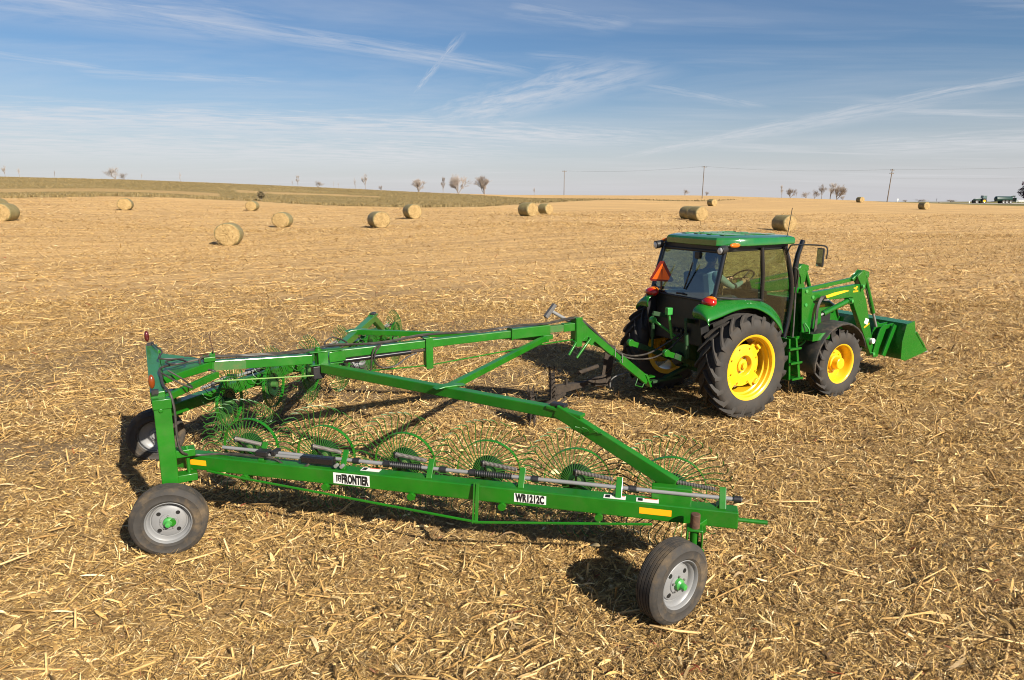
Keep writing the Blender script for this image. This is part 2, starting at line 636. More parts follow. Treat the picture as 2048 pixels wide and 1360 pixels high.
def micro(x, y):
    """small relief of the stubble: soft ridges along the rows and lumps"""
    s = x * math.cos(ROW) + y * math.sin(ROW)
    t = -x * math.sin(ROW) + y * math.cos(ROW)
    r = np.hypot(x, y)
    k = np.clip(1.3 - r / 60, 0, 1)
    # raked-up ridge of residue along the inner side of the near rake arm
    rx = (x + 3.97) * math.cos(ROW) + (y - 7.26) * math.sin(ROW)
    ry = -(x + 3.97) * math.sin(ROW) + (y - 7.26) * math.cos(ROW)
    al = (rx - 0.15) * 0.747 - (ry + 0.90) * 0.665
    pe = (rx - 0.15) * 0.665 + (ry + 0.90) * 0.747
    rid = 0.09 * np.exp(-((pe - 0.72 + 0.25 * (fbm(al * 0.9, pe * 0, 7) - 0.5)) / 0.40) ** 2) * np.clip(al / 0.6, 0, 1) * np.clip((5.6 - al) / 0.6, 0, 1)
    rid = rid * (0.5 + fbm(al * 1.7, pe * 1.7, 13))
    return rid + k * (0.05 * (fbm(s * 0.5, t * 1.6, 3) - 0.5) + (0.06 + 0.05 * np.clip((r - 9) / 8, 0, 1)) * (fbm(s * 1.8, t * 2.6, 9) - 0.5))


def gz(x, y):
    return float((terrain([x], [y]) + micro(np.array([x]), np.array([y])))[0])


def cover_density(x, y):
    s = x * math.cos(ROW) + y * math.sin(ROW)
    t_ = -x * math.sin(ROW) + y * math.cos(ROW)
    a = fbm(s * 0.10, t_ * 0.55, 21)
    b_ = fbm(s * 0.9, t_ * 1.5, 33)
    dn = np.clip((a * 0.65 + b_ * 0.35 - 0.41) / 0.16, 0, 1)
    right = np.clip((x - 0.2) / 2.0, 0, 1)
    return np.clip(0.12 + 0.80 * dn + 0.34 * right, 0, 1)


PXC = [-900, -500, 0, 252, 505, 700, 824, 960, 1055, 1200, 1400, 1480, 1750, 1850, 2048, 2500]
EDGE = [85, 90, 95, 112, 122, 108, 112, 112, 135, 165, 196, 216, 221, 212, 196, 190]
BANK = [200, 200, 190, 195, 215, 225, 225, 205, 190, 185, 204, 217, 222, 900, 900, 900]


def px_of(x, y):
    return 1024 + FPX / math.cos(PITCH) * x / np.maximum(y, 1e-3)


def edge_of(x, y):
    return np.interp(px_of(x, y), PXC, EDGE)


def bank_of(x, y):
    return np.interp(px_of(x, y), PXC, BANK)


rings = [0.0]
r_ = 1.2
while r_ < 2600:
    rings.append(r_)
    r_ *= 1.021 if r_ < 300 else 1.06
angs = list(np.arange(40, 140.01, 0.3)) + list(np.arange(143, 399.9, 3.0))
RR, AA = np.meshgrid(np.array(rings[1:]), np.radians(np.array(angs)), indexing='ij')
gx, gy = (RR * np.cos(AA)).ravel(), (RR * np.sin(AA)).ravel()
tz = terrain(gx, gy) + micro(gx, gy)
na, nr = len(angs), len(rings) - 1
verts = np.c_[gx, gy, tz]
verts = np.vstack([verts, [[0, 0, float(tz[:na].mean())]]])
fi = []
for i in range(nr - 1):
    b0 = i * na + np.arange(na)
    b1 = i * na + (np.arange(na) + 1) % na
    fi.append(np.c_[b0, b0 + na, b1 + na, b1])
fq = np.vstack(fi)
ctr = np.c_[np.full(na, len(verts) - 1), np.arange(na), (np.arange(na) + 1) % na]
gme = D.meshes.new('field')
gme.from_pydata(verts.tolist(), [], fq.tolist() + ctr.tolist())
front = gy > 5
ed = edge_of(gx, gy)
bk = bank_of(gx, gy)
pxs = px_of(gx, gy)
wob = (fbm(gx * 0.08, gy * 0.08, 5) - 0.5) * 9
depth = gy
grass = np.where(front & (depth > ed + wob * 0.5) & (depth < bk + wob), 1.0, 0.0)
strip = (pxs < 440) & (depth > 116 + wob * .4 + (pxs - 0) * 0.035) & (depth < 127 + wob * .4 + pxs * 0.035)
strip |= (pxs > 470) & (pxs < 760) & (depth > 150 + wob * .4) & (depth < 158 + wob * .4)
grass[front & strip] = 0.45
cover = np.zeros((len(verts), 4), np.float32)
cover[:len(gx), 0] = grass
cover[:len(gx), 2] = cover_density(gx, gy)          # how thickly the residue lies
cover[:, 3] = 1
ca = gme.color_attributes.new('cover', 'FLOAT_COLOR', 'POINT')
ca.data.foreach_set('color', cover.ravel())
gme.polygons.foreach_set('use_smooth', [True] * len(gme.polygons))
gme.update()
field = D.objects.new('field', gme)
COL.objects.link(field)
tag(field, kind='structure')

gm = D.materials.new('stubble_ground')
gm.use_nodes = True
t = NT(gm.node_tree)
b = t.n['Principled BSDF']
b.inputs['Roughness'].default_value = 0.95
b.inputs['Specular IOR Level'].default_value = 0.15
co = t.new('ShaderNodeTexCoord').outputs['Object']
rows = t.mapping(co, rot=(0, 0, -ROW))
rowl = t.mapping(rows, scale=(0.10, 0.55, 1))
rowm = t.mapping(rows, scale=(1.0, 2.6, 1))
nb = t.noise(rowl, 1.0, 5, 0.6, 0.3)
nm = t.noise(rowm, 1.6, 6, 0.65, 0.2)
nf = t.noise(rowm, 9.0, 8, 0.75, 0.4)
nf2 = t.noise(t.mapping(rows, rot=(0, 0, R(35)), scale=(6, 30, 1)), 2.2, 6, 0.7, 1.2)
mixn = t.math('ADD', t.math('MULTIPLY', nf, 0.45), t.math('MULTIPLY', nf2, 0.55))
straw = t.cramp(mixn, [(0.28, (0.24, 0.140, 0.052)), (0.40, (0.45, 0.277, 0.110)), (0.52, (0.63, 0.395, 0.160)), (0.64, (0.80, 0.535, 0.240))])
soil = t.cramp(nf, [(0.3, (0.14, 0.095, 0.052)), (0.6, (0.32, 0.215, 0.118))])
sm = t.math('MULTIPLY', t.ramp(t.math('ADD', t.math('MULTIPLY', nb, 0.6), t.math('MULTIPLY', nm, 0.4)), 0.44, 0.58), 1.0)
cdm = t.new('ShaderNodeVectorMath', operation='LENGTH')
t.link(co, cdm.inputs[0])
far_ = t.ramp(cdm.outputs['Value'], 10.0, 34.0)                       # near ground stays darker: soil plus shade under litter put into the tone
near_ = t.math('SUBTRACT', 1.0, far_)
gcol = t.mix(t.math('MAXIMUM', t.math('MULTIPLY', sm, 0.8), t.math('MULTIPLY', far_, 0.80)), t.mix(0.25, soil, straw), straw)
fib = None
for k_, (rot_, sc2) in enumerate(((12, 9.0), (-38, 12.0), (64, 10.0), (-80, 14.0))):
    fk = t.noise(t.mapping(rows, loc=(k_ * 3.3, k_ * 1.7, 0), rot=(0, 0, R(rot_)), scale=(sc2, sc2 * 7.0, 1)), 1.0, 3, 0.6, 0.5)
    fib = fk if fib is None else t.math('MAXIMUM', fib, fk)
fcol = t.cramp(fib, [(0.48, (0.10, 0.060, 0.026)), (0.55, (0.29, 0.176, 0.066)), (0.61, (0.50, 0.312, 0.112)), (0.69, (0.68, 0.44, 0.170))])
gcol = t.mix(t.math('MULTIPLY', near_, t.math('ADD', 0.48, t.math('MULTIPLY', sm, 0.34))), gcol, fcol)
lane = t.noise(t.mapping(rows, scale=(0.035, 0.9, 1)), 1.0, 6, 0.72, 0.25)
lane2 = t.noise(t.mapping(rows, scale=(0.10, 3.2, 1)), 1.0, 5, 0.70, 0.2)
ln_ = t.math('ADD', t.math('MULTIPLY', lane, 0.55), t.math('MULTIPLY', lane2, 0.45))
gcol = t.mix(t.ramp(ln_, 0.57, 0.43, 0.0, 0.70), gcol, t.mix(0.45, (0.33, 0.21, 0.092), soil))
att = t.new('ShaderNodeAttribute', attribute_name='cover')
sc_ = t.new('ShaderNodeSeparateColor')
t.link(att.outputs['Color'], sc_.inputs[0])
bare = t.math('MULTIPLY', near_, t.ramp(t.math('ADD', sc_.outputs[2], t.math('MULTIPLY', t.math('SUBTRACT', nf, 0.5), 0.9)), 0.55, 0.15, 0.0, 0.72))
gcol = t.mix(bare, gcol, t.cramp(nf, [(0.32, (0.075, 0.054, 0.036)), (0.5, (0.135, 0.096, 0.061)), (0.66, (0.25, 0.178, 0.108))]))
gn = t.noise(t.mapping(co, scale=(0.35, 0.35, 0.35)), 2.0, 6, 0.7)
gn2 = t.noise(t.mapping(co, scale=(0.03, 0.08, 0.05)), 1.0, 3, 0.6)
grs = t.cramp(t.math('ADD', t.math('MULTIPLY', gn, 0.6), t.math('MULTIPLY', gn2, 0.4)), [(0.36, (0.150, 0.112, 0.045)), (0.5, (0.200, 0.150, 0.062)), (0.62, (0.27, 0.202, 0.090))])
lp = t.new('ShaderNodeSeparateXYZ')
t.link(co, lp.inputs[0])
verge = t.ramp(lp.outputs[0], 95.0, 125.0)
grs = t.mix(verge, grs, t.cramp(gn, [(0.35, (0.115, 0.108, 0.036)), (0.65, (0.21, 0.170, 0.065))]))
gcol = t.mix(sc_.outputs[0], gcol, grs)
gcol = t.mix(sc_.outputs[1], gcol, (0.36, 0.33, 0.28))
t.link(gcol, b.inputs['Base Color'])
bp = t.new('ShaderNodeBump')
bp.inputs['Strength'].default_value = 0.9
bp.inputs['Distance'].default_value = 0.06
t.link(t.math('ADD', t.math('ADD', t.math('MULTIPLY', mixn, 1.0), t.math('MULTIPLY', nm, 0.8)), t.math('MULTIPLY', fib, 0.5)), bp.inputs['Height'])
t.link(bp.outputs[0], b.inputs['Normal'])
gme.materials.append(gm)

rv, rf = [], []
rpx = np.linspace(1790, 2700, 60)
for i_, px in enumerate(rpx):
    for d in (262.0, 268.0, 275.0, 283.0, 291.0):
        x, y = pol(px, d)
        rv.append((x, y, float(terrain([x], [y])[0]) + 0.06))
for i_ in range(len(rpx) - 1):
    for j_ in range(4):
        rf.append((i_ * 5 + j_, i_ * 5 + j_ + 1, i_ * 5 + 6 + j_, i_ * 5 + 5 + j_))
rme = D.meshes.new('road')
rme.from_pydata(rv, [], rf)
rme.materials.append(material('pale_gravel_road', (0.36, 0.32, 0.26), 0.9, var=0.12, vscale=0.3))
road_o = D.objects.new('road', rme)
COL.objects.link(road_o)
tag(road_o, kind='structure')

# ------------------------------------------------------------------ stuff: corn residue and prairie grass
def strip_mesh(name, cx, cy, cz, az, length, width, curl, lift, roll, mats, seg=4, parent=None):
    """many thin bent strips as one mesh (arrays, one entry per strip)"""
    n = len(cx)
    s = np.linspace(-0.5, 0.5, seg + 1)[None, :]
    L = length[:, None]
    along = s * L
    up = lift[:, None] * along + curl[:, None] * L * (0.25 - s * s) * 2.0
    side = (rng.normal(0, 0.10, n))[:, None] * L * (s * s - 0.1)
    wv = width[:, None] * (1.0 - (0.75 if seg > 1 else 0.30) * np.abs(2 * s) ** 3) * 0.5
    rl = roll[:, None] + (rng.normal(0, 0.5, n))[:, None] * s
    ca_, sa_ = np.cos(az)[:, None], np.sin(az)[:, None]
    out = np.empty((n, seg + 1, 2, 3), np.float32)
    for k, sg in enumerate((-1, 1)):
        lat = side + sg * wv * np.cos(rl)
        hgt = up + sg * wv * np.sin(rl)
        out[:, :, k, 0] = cx[:, None] + along * ca_ - lat * sa_
        out[:, :, k, 1] = cy[:, None] + along * sa_ + lat * ca_
        out[:, :, k, 2] = cz[:, None] + hgt
    nv = n * (seg + 1) * 2
    base = (np.arange(n) * (seg + 1) * 2)[:, None] + (np.arange(seg) * 2)[None, :]
    q = np.stack([base, base + 1, base + 3, base + 2], -1).reshape(-1, 4)
    me = D.meshes.new(name)
    me.vertices.add(nv)
    me.vertices.foreach_set('co', out.reshape(-1))
    nf_ = len(q)
    me.loops.add(nf_ * 4)
    me.loops.foreach_set('vertex_index', q.reshape(-1).astype(np.int32))
    me.polygons.add(nf_)
    me.polygons.foreach_set('loop_start', np.arange(0, nf_ * 4, 4, dtype=np.int32))
    me.polygons.foreach_set('use_smooth', np.ones(nf_, bool))
    me.update(calc_edges=True)
    me.materials.append(mats)
    o = D.objects.new(name, me)
    COL.objects.link(o)
    return o


def residue_material(name, stops, trans=0.25):
    m = D.materials.new(name)
    m.use_nodes = True
    t = NT(m.node_tree)
    b = t.n['Principled BSDF']
    g = t.new('ShaderNodeNewGeometry')
    c = t.cramp(g.outputs['Random Per Island'], stops)
    ob = t.new('ShaderNodeTexCoord').outputs['Object']
    n = t.noise(ob, 35, 4, 0.7)
    c = t.mix(t.ramp(n, 0.3, 0.75, 0.0, 0.45), c, (0.17, 0.095, 0.030))
    t.link(c, b.inputs['Base Color'])
    b.inputs['Roughness'].default_value = 0.62
    b.inputs['Specular IOR Level'].default_value = 0.3
    return m


RES_STOPS = [(0.0, (0.065, 0.036, 0.014)), (0.16, (0.17, 0.098, 0.034)), (0.34, (0.35, 0.208, 0.066)), (0.46, (0.34, 0.240, 0.122)), (0.48, (0.46, 0.285, 0.088)),
             (0.72, (0.60, 0.380, 0.128)), (0.88, (0.76, 0.53, 0.215)), (0.988, (0.86, 0.68, 0.38)), (0.995, (0.22, 0.036, 0.018)), (1.0, (0.24, 0.05, 0.02))]
M['residue'] = residue_material('corn_residue', RES_STOPS)
M['husk'] = residue_material('corn_husk', [(0.0, (0.40, 0.25, 0.085)), (0.5, (0.62, 0.42, 0.18)), (1.0, (0.78, 0.60, 0.32))])
M['stalk'] = residue_material('corn_stalk', [(0.0, (0.30, 0.17, 0.055)), (0.5, (0.58, 0.36, 0.13)), (1.0, (0.78, 0.54, 0.25))])


def scatter(n, d0, d1, power=1.0, half=0.98):
    """points in the wedge in front of the camera; power<1 puts more near d0"""
    u_ = rng.random(n)
    d = (d0 ** (2 * power) + u_ * (d1 ** (2 * power) - d0 ** (2 * power))) ** (1 / (2 * power))
    x = (rng.random(n) * 2 - 1) * (half * d + 1.6)
    return x, d


def residue(name, n, d0, d1, lmean, wmean, power, liftsd, curlsd, mat_, seg=4, zoff=0.0, keep=0.0, lsd=0.45, azsd=0.95):
    x, y = scatter(n, d0, d1, power)
    k = rng.random(n) < keep + (1 - keep) * cover_density(x, y)
    x, y = x[k], y[k]
    k = y < edge_of(x, y) - 1
    x, y = x[k], y[k]
    n = len(x)
    z = terrain(x, y) + micro(x, y) + np.abs(rng.normal(0, 0.018, n)) + zoff
    L = lmean * np.exp(rng.normal(0, lsd, n))
    Wd = wmean * np.exp(rng.normal(0, 0.4, n))
    az = ROW + rng.normal(0, azsd, n)
    lift = rng.normal(0, liftsd, n)
    z = z + np.abs(lift) * L * 0.42
    o = strip_mesh(name, x, y, z, az, L, Wd, rng.normal(0.03, curlsd, n), lift, rng.normal(0, 0.55, n), mat_, seg)
    tag(o, kind='stuff')
    return o


residue('corn_residue', 225000, 3.0, 9.5, 0.055, 0.0060, 0.7, 0.42, 0.14, M['residue'], seg=2, keep=0.14)
residue('corn_residue', 30000, 3.0, 9.5, 0.085, 0.0125, 0.7, 0.30, 0.22, M['residue'])
residue('corn_residue', 310000, 3.0, 9.0, 0.030, 0.0036, 0.7, 0.42, 0.10, M['residue'], seg=1, keep=0.30)
residue('corn_residue', 370000, 9.0, 22.0, 0.080, 0.0085, 0.8, 0.45, 0.14, M['residue'], seg=1, keep=0.5)
residue('corn_residue', 31000, 9.0, 26.0, 0.17, 0.018, 0.8, 0.28, 0.12, M['residue'], seg=2)
residue('corn_residue', 225000, 20.0, 60.0, 0.13, 0.016, 0.70, 0.42, 0.12, M['residue'], seg=1, keep=0.3)
residue('corn_residue', 70000, 55.0, 110.0, 0.20, 0.028, 0.70, 0.36, 0.12, M['residue'], seg=1, keep=0.3)
residue('corn_residue', 900, 4.6, 13.0, 0.115, 0.022, 0.75, 0.25, 0.30, M['husk'], seg=6)

# thicker stalk pieces
def stalks(n, d0, d1, lm, r0, power=0.8):
    x, y = scatter(n, d0, d1, power)
    k = rng.random(n) < 0.25 + 0.75 * cover_density(x, y)
    x, y = x[k], y[k]
    z = terrain(x, y) + micro(x, y)
    mb_v, mb_f = [], []
    for i in range(len(x)):
        L = lm * math.exp(rng.normal(0, 0.45))
        a = ROW + rng.normal(0, 0.7)
        li = rng.normal(0, 0.10)
        rad = r0 * math.exp(rng.normal(0, 0.25))
        bend = rng.normal(0, 0.04) * L
        ca_, sa_ = math.cos(a), math.sin(a)
        zz = z[i] + rad + abs(li) * L * 0.45 + abs(rng.normal(0, 0.012))
        o = len(mb_v)
        for s_, bb, rr_ in ((-0.5, 0, 0.8), (0.0, bend, 1.0), (0.5, 0, 0.85)):
            for q in range(5):
                th = 2 * PI * q / 5
                la = bb + math.cos(th) * rad * rr_
                mb_v.append((x[i] + s_ * L * ca_ - la * sa_, y[i] + s_ * L * sa_ + la * ca_, zz + li * s_ * L + math.sin(th) * rad * rr_))
        for s_ in range(2):
            for q in range(5):
                mb_f.append((o + s_ * 5 + q, o + s_ * 5 + (q + 1) % 5, o + s_ * 5 + 5 + (q + 1) % 5, o + s_ * 5 + 5 + q))
        mb_f.append(tuple(o + q for q in range(4, -1, -1)))
        mb_f.append(tuple(o + 10 + q for q in range(5)))
    me = D.meshes.new('corn_stalks')
    me.from_pydata(mb_v, [], mb_f)
    me.polygons.foreach_set('use_smooth', [True] * len(me.polygons))
    me.materials.append(M['stalk'])
    o = D.objects.new('corn_stalks', me)
    COL.objects.link(o)
    tag(o, kind='stuff')


stalks(2300, 3.4, 12.0, 0.25, 0.0075)
stalks(3800, 11.0, 34.0, 0.36, 0.011)

# standing stubs of cut stalks
MBs = MB()
for i in range(420):
    x, y = scatter(1, 3.6, 22, 0.8)
    x, y = float(x[0]), float(y[0])
    z = gz(x, y)
    h = random.uniform(0.08, 0.22)
    MBs.tube([(x, y, z - 0.03), (x + random.gauss(0, 0.04), y + random.gauss(0, 0.04), z + h)], [0.011, 0.009], 5)
tag(MBs.build('stubble_stubs', M['stalk'], smooth=50), kind='stuff')

# tall dry grass on the bank beyond the stubble
def bank_grass(n):
    px = rng.uniform(-200, 1500, n)
    d = rng.uniform(84, 235, n)
    x, y = (px - 1024) / (FPX / math.cos(PITCH)) * d, d
    e, k = edge_of(x, y), bank_of(x, y)
    wb = (fbm(x * 0.08, y * 0.08, 5) - 0.5) * 9
    ok = (d > e + wb * 0.5) & (d < k + wb)
    st = ((px < 440) & (d > 116 + wb * .4 + px * .035) & (d < 127 + wb * .4 + px * .035)) | ((px > 470) & (px < 760) & (d > 150 + wb * .4) & (d < 158 + wb * .4))
    ok &= ~st
    x, y, px = x[ok], y[ok], px[ok]
    n = len(x)
    z = terrain(x, y)
    cl = fbm(x * 0.15, y * 0.15, 41)
    h = 0.6 * (0.05 + 0.20 * cl + 0.34 * np.clip(1 - (d[ok] - e[ok]) / 10, 0, 1)) * np.exp(rng.normal(0, 0.3, n))
    wd = rng.uniform(0.08, 0.30, n)
    a = rng.uniform(0, PI, n)
    ln = rng.normal(0, 0.25, (n, 2)) * h[:, None]
    v_ = np.empty((n, 4, 3), np.float32)
    ca_, sa_ = np.cos(a) * wd / 2, np.sin(a) * wd / 2
    v_[:, 0] = np.c_[x - ca_, y - sa_, z - 0.05]
    v_[:, 1] = np.c_[x + ca_, y + sa_, z - 0.05]
    v_[:, 2] = np.c_[x + ca_ * 0.6 + ln[:, 0], y + sa_ * 0.6 + ln[:, 1], z + h * 0.9]
    v_[:, 3] = np.c_[x - ca_ * 0.5 + ln[:, 0], y - sa_ * 0.5 + ln[:, 1], z + h]
    me = D.meshes.new('prairie_grass')
    me.from_pydata(v_.reshape(-1, 3).tolist(), [], (np.arange(n * 4).reshape(-1, 4)).tolist())
    o = D.objects.new('prairie_grass', me)
    COL.objects.link(o)
    me.materials.append(M['prairie'])
    tag(o, kind='stuff')


M['prairie'] = residue_material('dry_prairie_grass', [(0.0, (0.150, 0.112, 0.045)), (0.5, (0.195, 0.147, 0.060)), (1.0, (0.26, 0.195, 0.086))])
bank_grass(110000)

# ------------------------------------------------------------------ wheel rake
RAKE_TH = R(28.6)
rake = empty('wheel_rake', (-3.97, 7.26, 0), RAKE_TH)
tag(rake, 'long green V-shaped wheel rake with finger wheels hitched behind the green tractor', 'hay rake')
G = M['green']


def text_part(name, txt, size, mat_, parent, mtx, sx=0.8, bold=0.012, ext=0.0015):
    cu_ = D.curves.new(name, 'FONT')
    cu_.body = txt
    cu_.size = size
    cu_.align_x = 'CENTER'
    cu_.align_y = 'CENTER'
    cu_.offset = bold * size
    cu_.extrude = ext
    cu_.space_character = 1.06
    cu_.resolution_u = 3
    tmp = D.objects.new(name + '_tmp', cu_)
    COL.objects.link(tmp)
    dg = bpy.context.evaluated_depsgraph_get()
    me = D.meshes.new_from_object(tmp.evaluated_get(dg))
    D.objects.remove(tmp)
    me.transform(Matrix.Diagonal((sx, 1, 1, 1)))
    me.transform(mtx)
    me.materials.clear()
    me.materials.append(mat_)
    me.name = name
    o = D.objects.new(name, me)
    COL.objects.link(o)
    o.parent = parent
    return o


def face_matrix(c, xdir, nrm):
    """text frame: x along xdir, z along nrm"""
    z = V(*nrm).normalized()
    x = V(*xdir)
    x = (x - z * x.dot(z)).normalized()
    y = z.cross(x)
    m = Matrix((x, y, z)).transposed().to_4x4()
    m.translation = V(*c)
    return m


def plate(mb, c, xdir, nrm, wx, wy, tk=0.002):
    m = face_matrix(c, xdir, nrm)
    vs = [m @ V(i * wx / 2, j * wy / 2, k * tk / 2) for i in (-1, 1) for j in (-1, 1) for k in (-1, 1)]
    mb.add(vs, [(0, 1, 3, 2), (4, 6, 7, 5), (0, 4, 5, 1), (2, 3, 7, 6), (0, 2, 6, 4), (1, 5, 7, 3)])


# ---- frame: main beam
mb = MB()
mb.beam((0.55, 0, 1.505), (1.74, 0, 1.45), 0.115, 0.115)
mb.build('rear_beam', G, rake, bevel=0.008)
mb = MB()
mb.beam((0.64, -0.0595, 1.495), (0.98, -0.0595, 1.480), 0.004, 0.098)
mb.build('worn_plate', M['green_old'], rake).__setitem__('label', 'worn olive patch on the rear beam')
mb = MB()
mb.beam((1.98, 0, 1.475), (4.86, 0, 1.495), 0.10, 0.105)
mb.build('main_beam', G, rake, bevel=0.008)
mb = MB()
mb.beam((4.50, 0, 1.492), (5.12, 0, 1.497), 0.125, 0.145)
mb.beam((4.48, 0, 1.49), (4.50, 0, 1.49), 0.15, 0.17)
mb.build('beam_sleeve', G, rake, bevel=0.006)
mb = MB()
mb.beam((5.12, 0, 1.497), (5.36, 0, 1.498), 0.09, 0.095)
mb.build('worn_beam_end', M['green_old'], rake, bevel=0.004).__setitem__('label', 'worn grey stretch of the beam')
mb = MB()
mb.beam((5.36, 0, 1.498), (5.60, 0, 1.50), 0.10, 0.115)
mb.build('beam_end', G, rake, bevel=0.006)
# pivot bracket
mb = MB()
mb.box((1.90, 0, 1.54), (0.40, 0.20, 0.014))
mb.box((1.90, 0, 1.38), (0.40, 0.20, 0.014))
mb.cyl((1.82, 0, 1.36), (1.82, 0, 1.565), 0.045, 14)
mb.box((1.86, -0.085, 1.46), (0.12, 0.012, 0.15))
mb.beam((1.93, -0.095, 1.46), (2.14, -0.058, 1.46), 0.014, 0.13)
mb.cyl((1.82, 0, 1.565), (1.82, 0, 1.585), 0.03, 8)
mb.build('pivot_bracket', G, rake, smooth=40, bevel=0.004)
mb = MB()
mb.box((1.80, 0, 1.28), (0.13, 0.14, 0.16))
mb.build('pivot_block', M['black'], rake, bevel=0.01)
# hanging post plate
mb = MB()
mb.box((3.235, 0, 1.36), (0.05, 0.125, 0.40))
mb.box((3.25, -0.066, 1.36), (0.10, 0.010, 0.42))
mb.box((3.22, 0, 1.565), (0.10, 0.15, 0.012))
mb.build('hanging_post', G, rake, bevel=0.004)
# truss rods
mb = MB()
mb.tube([(3.25, -0.03, 1.19), (5.05, -0.02, 1.29), (5.55, 0, 1.30)], 0.010, 6)
mb.tube([(3.25, -0.03, 1.19), (2.2, -0.02, 1.22), (1.95, 0, 1.24)], 0.010, 6)
mb.build('truss_rod', G, rake, smooth=50)
mb = MB()
mb.tube([(0.62, -0.12, 1.34), (1.73, -0.10, 1.26)], 0.007, 6)
mb.build('thin_rod', material('pale_green_rod', (0.20, 0.34, 0.10), 0.4), rake, smooth=50)
mb = MB()
mb.tube([(0.66, 0.22, 1.46), (1.86, 0.10, 1.52)], 0.010, 6)
mb.build('far_rod', G, rake, smooth=50)
# hydraulic cylinder under the main beam
mb = MB()
mb.cyl((2.12, -0.03, 1.385), (3.0, -0.03, 1.40), 0.032, 14)
mb.build('hydraulic_cylinder', M['black_gloss'], rake, smooth=40)
mb = MB()
mb.cyl((1.98, -0.03, 1.375), (2.12, -0.03, 1.385), 0.016, 10)
mb.build('cylinder_rod', M['steel'], rake, smooth=40)
mb = MB()
mb.cyl((3.0, -0.03, 1.40), (3.2, -0.03, 1.405), 0.020, 10)
mb.build('cylinder_eye', M['mud'], rake, smooth=40)
# cross beam, tapered tail and braces
mb = MB()
mb.beam((0.04, -1.16, 1.505), (0.04, 1.22, 1.505), 0.13, 0.12)
mb.build('rear_crossbeam', G, rake, bevel=0.008)
mb = MB()
mb.add([V(0.11, 0.86, 1.53), V(0.11, -0.48, 1.53), V(0.62, -0.06, 1.555), V(0.62, 0.06, 1.555),
        V(0.11, 0.86, 1.46), V(0.11, -0.48, 1.46), V(0.62, -0.06, 1.46), V(0.62, 0.06, 1.46)],
       [(0, 1, 2, 3), (7, 6, 5, 4), (0, 4, 5, 1), (1, 5, 6, 2), (2, 6, 7, 3), (3, 7, 4, 0)])
mb.build('tail_plate', G, rake, bevel=0.008)
mb = MB()
mb.beam((0.10, -0.86, 1.41), (0.66, -0.10, 1.41), 0.05, 0.07)
mb.build('tail_brace', G, rake, bevel=0.006)
mb = MB()
mb.box((0.60, 0, 1.585), (0.12, 0.16, 0.05))
mb.prism([(0.54, 1.56), (0.66, 1.56), (0.66, 1.66)], -0.07, -0.058)
mb.prism([(0.54, 1.56), (0.66, 1.56), (0.66, 1.66)], 0.058, 0.07)
mb.build('tail_bracket', G, rake, bevel=0.003)
mb = MB()
mb.tube([(0.66, 0.02, 1.60), (0.62, 0.03, 1.86)], 0.006, 5)
mb.build('marker_rod', M['rust'], rake)

# far and near diagonal carriers, drops and braces
A0 = V(0.15, -0.90, 0.79)
B0 = V(4.22, -4.52, 0.745)
ADIR = (B0 - A0).normalized()
for sg, lab in ((-1, 'near'), (1, 'far')):
    mb = MB()
    mb.beam((1.86, sg * 0.07, 1.335), (3.46, sg * 3.02, 1.345), 0.10, 0.11)
    mb.build('diagonal_arm', G, rake, bevel=0.008)
    mb = MB()
    mb.beam((3.40, sg * 2.96, 1.375), (3.94, sg * 4.06, 0.915), 0.075, 0.125)
    mb.beam((3.36, sg * 2.86, 1.395), (3.54, sg * 3.20, 1.36), 0.10, 0.035)
    mb.box((3.86, sg * 4.10, 0.86), (0.34, 0.09, 0.16), Matrix.Rotation(sg * R(41.6), 3, 'Z'))
    mb.build('drop_arm', G, rake, bevel=0.008)
    mb = MB()
    mb.box((3.43, sg * 2.95, 1.42), (0.16, 0.08, 0.035), Matrix.Rotation(sg * R(62), 3, 'Z'))
    mb.build('joint_pad', M['black'], rake, bevel=0.01)
    mb = MB()
    mb.beam((2.80, sg * 1.74, 1.375), (5.02, sg * 0.05, 1.375), 0.075, 0.075)
    mb.box((5.08, sg * 0.03, 1.39), (0.16, 0.08, 0.07))
    mb.cyl((5.08, sg * 0.03, 1.32), (5.08, sg * 0.03, 1.44), 0.03, 10)
    mb.prism([(2.62, 1.395), (2.98, 1.395), (2.86, 1.415), (2.72, 1.415)], sg * 1.70, sg * 1.82)
    mb.build('brace', G, rake, bevel=0.006)

# gooseneck and tongue
mb = MB()
mb.box((5.58, 0, 1.42), (0.05, 0.14, 0.42))
mb.box((5.615, -0.075, 1.42), (0.10, 0.012, 0.44))
mb.box((5.66, -0.05, 1.38), (0.16, 0.012, 0.22))
mb.box((5.66, 0.05, 1.38), (0.16, 0.012, 0.22))
mb.build('gooseneck_plate', G, rake, bevel=0.005)
mb = MB()
mb.beam((5.62, 0, 1.54), (6.28, 0, 1.02), 0.09, 0.10)
mb.prism([(5.60, 1.58), (5.66, 1.60), (5.96, 1.30), (5.86, 1.18), (5.62, 1.36)], -0.055, -0.043)
mb.beam((6.20, 0, 1.085), (6.47, 0, 0.875), 0.07, 0.075)
mb.beam((6.43, 0, 0.91), (6.98, 0, 0.485), 0.10, 0.125)
mb.build('tongue', G, rake, bevel=0.006)
mb = MB()
mb.beam((6.93, 0, 0.60), (7.04, 0, 0.38), 0.13, 0.03)
mb.box((7.06, 0, 0.46), (0.12, 0.10, 0.02))
mb.box((7.06, 0, 0.54), (0.12, 0.10, 0.02))
mb.tube([(6.78, -0.03, 0.55), (6.72, -0.05, 0.45), (6.86, -0.05, 0.40), (6.92, -0.03, 0.46)], 0.008, 6)
mb.build('hitch_clevis', G, rake, bevel=0.003)
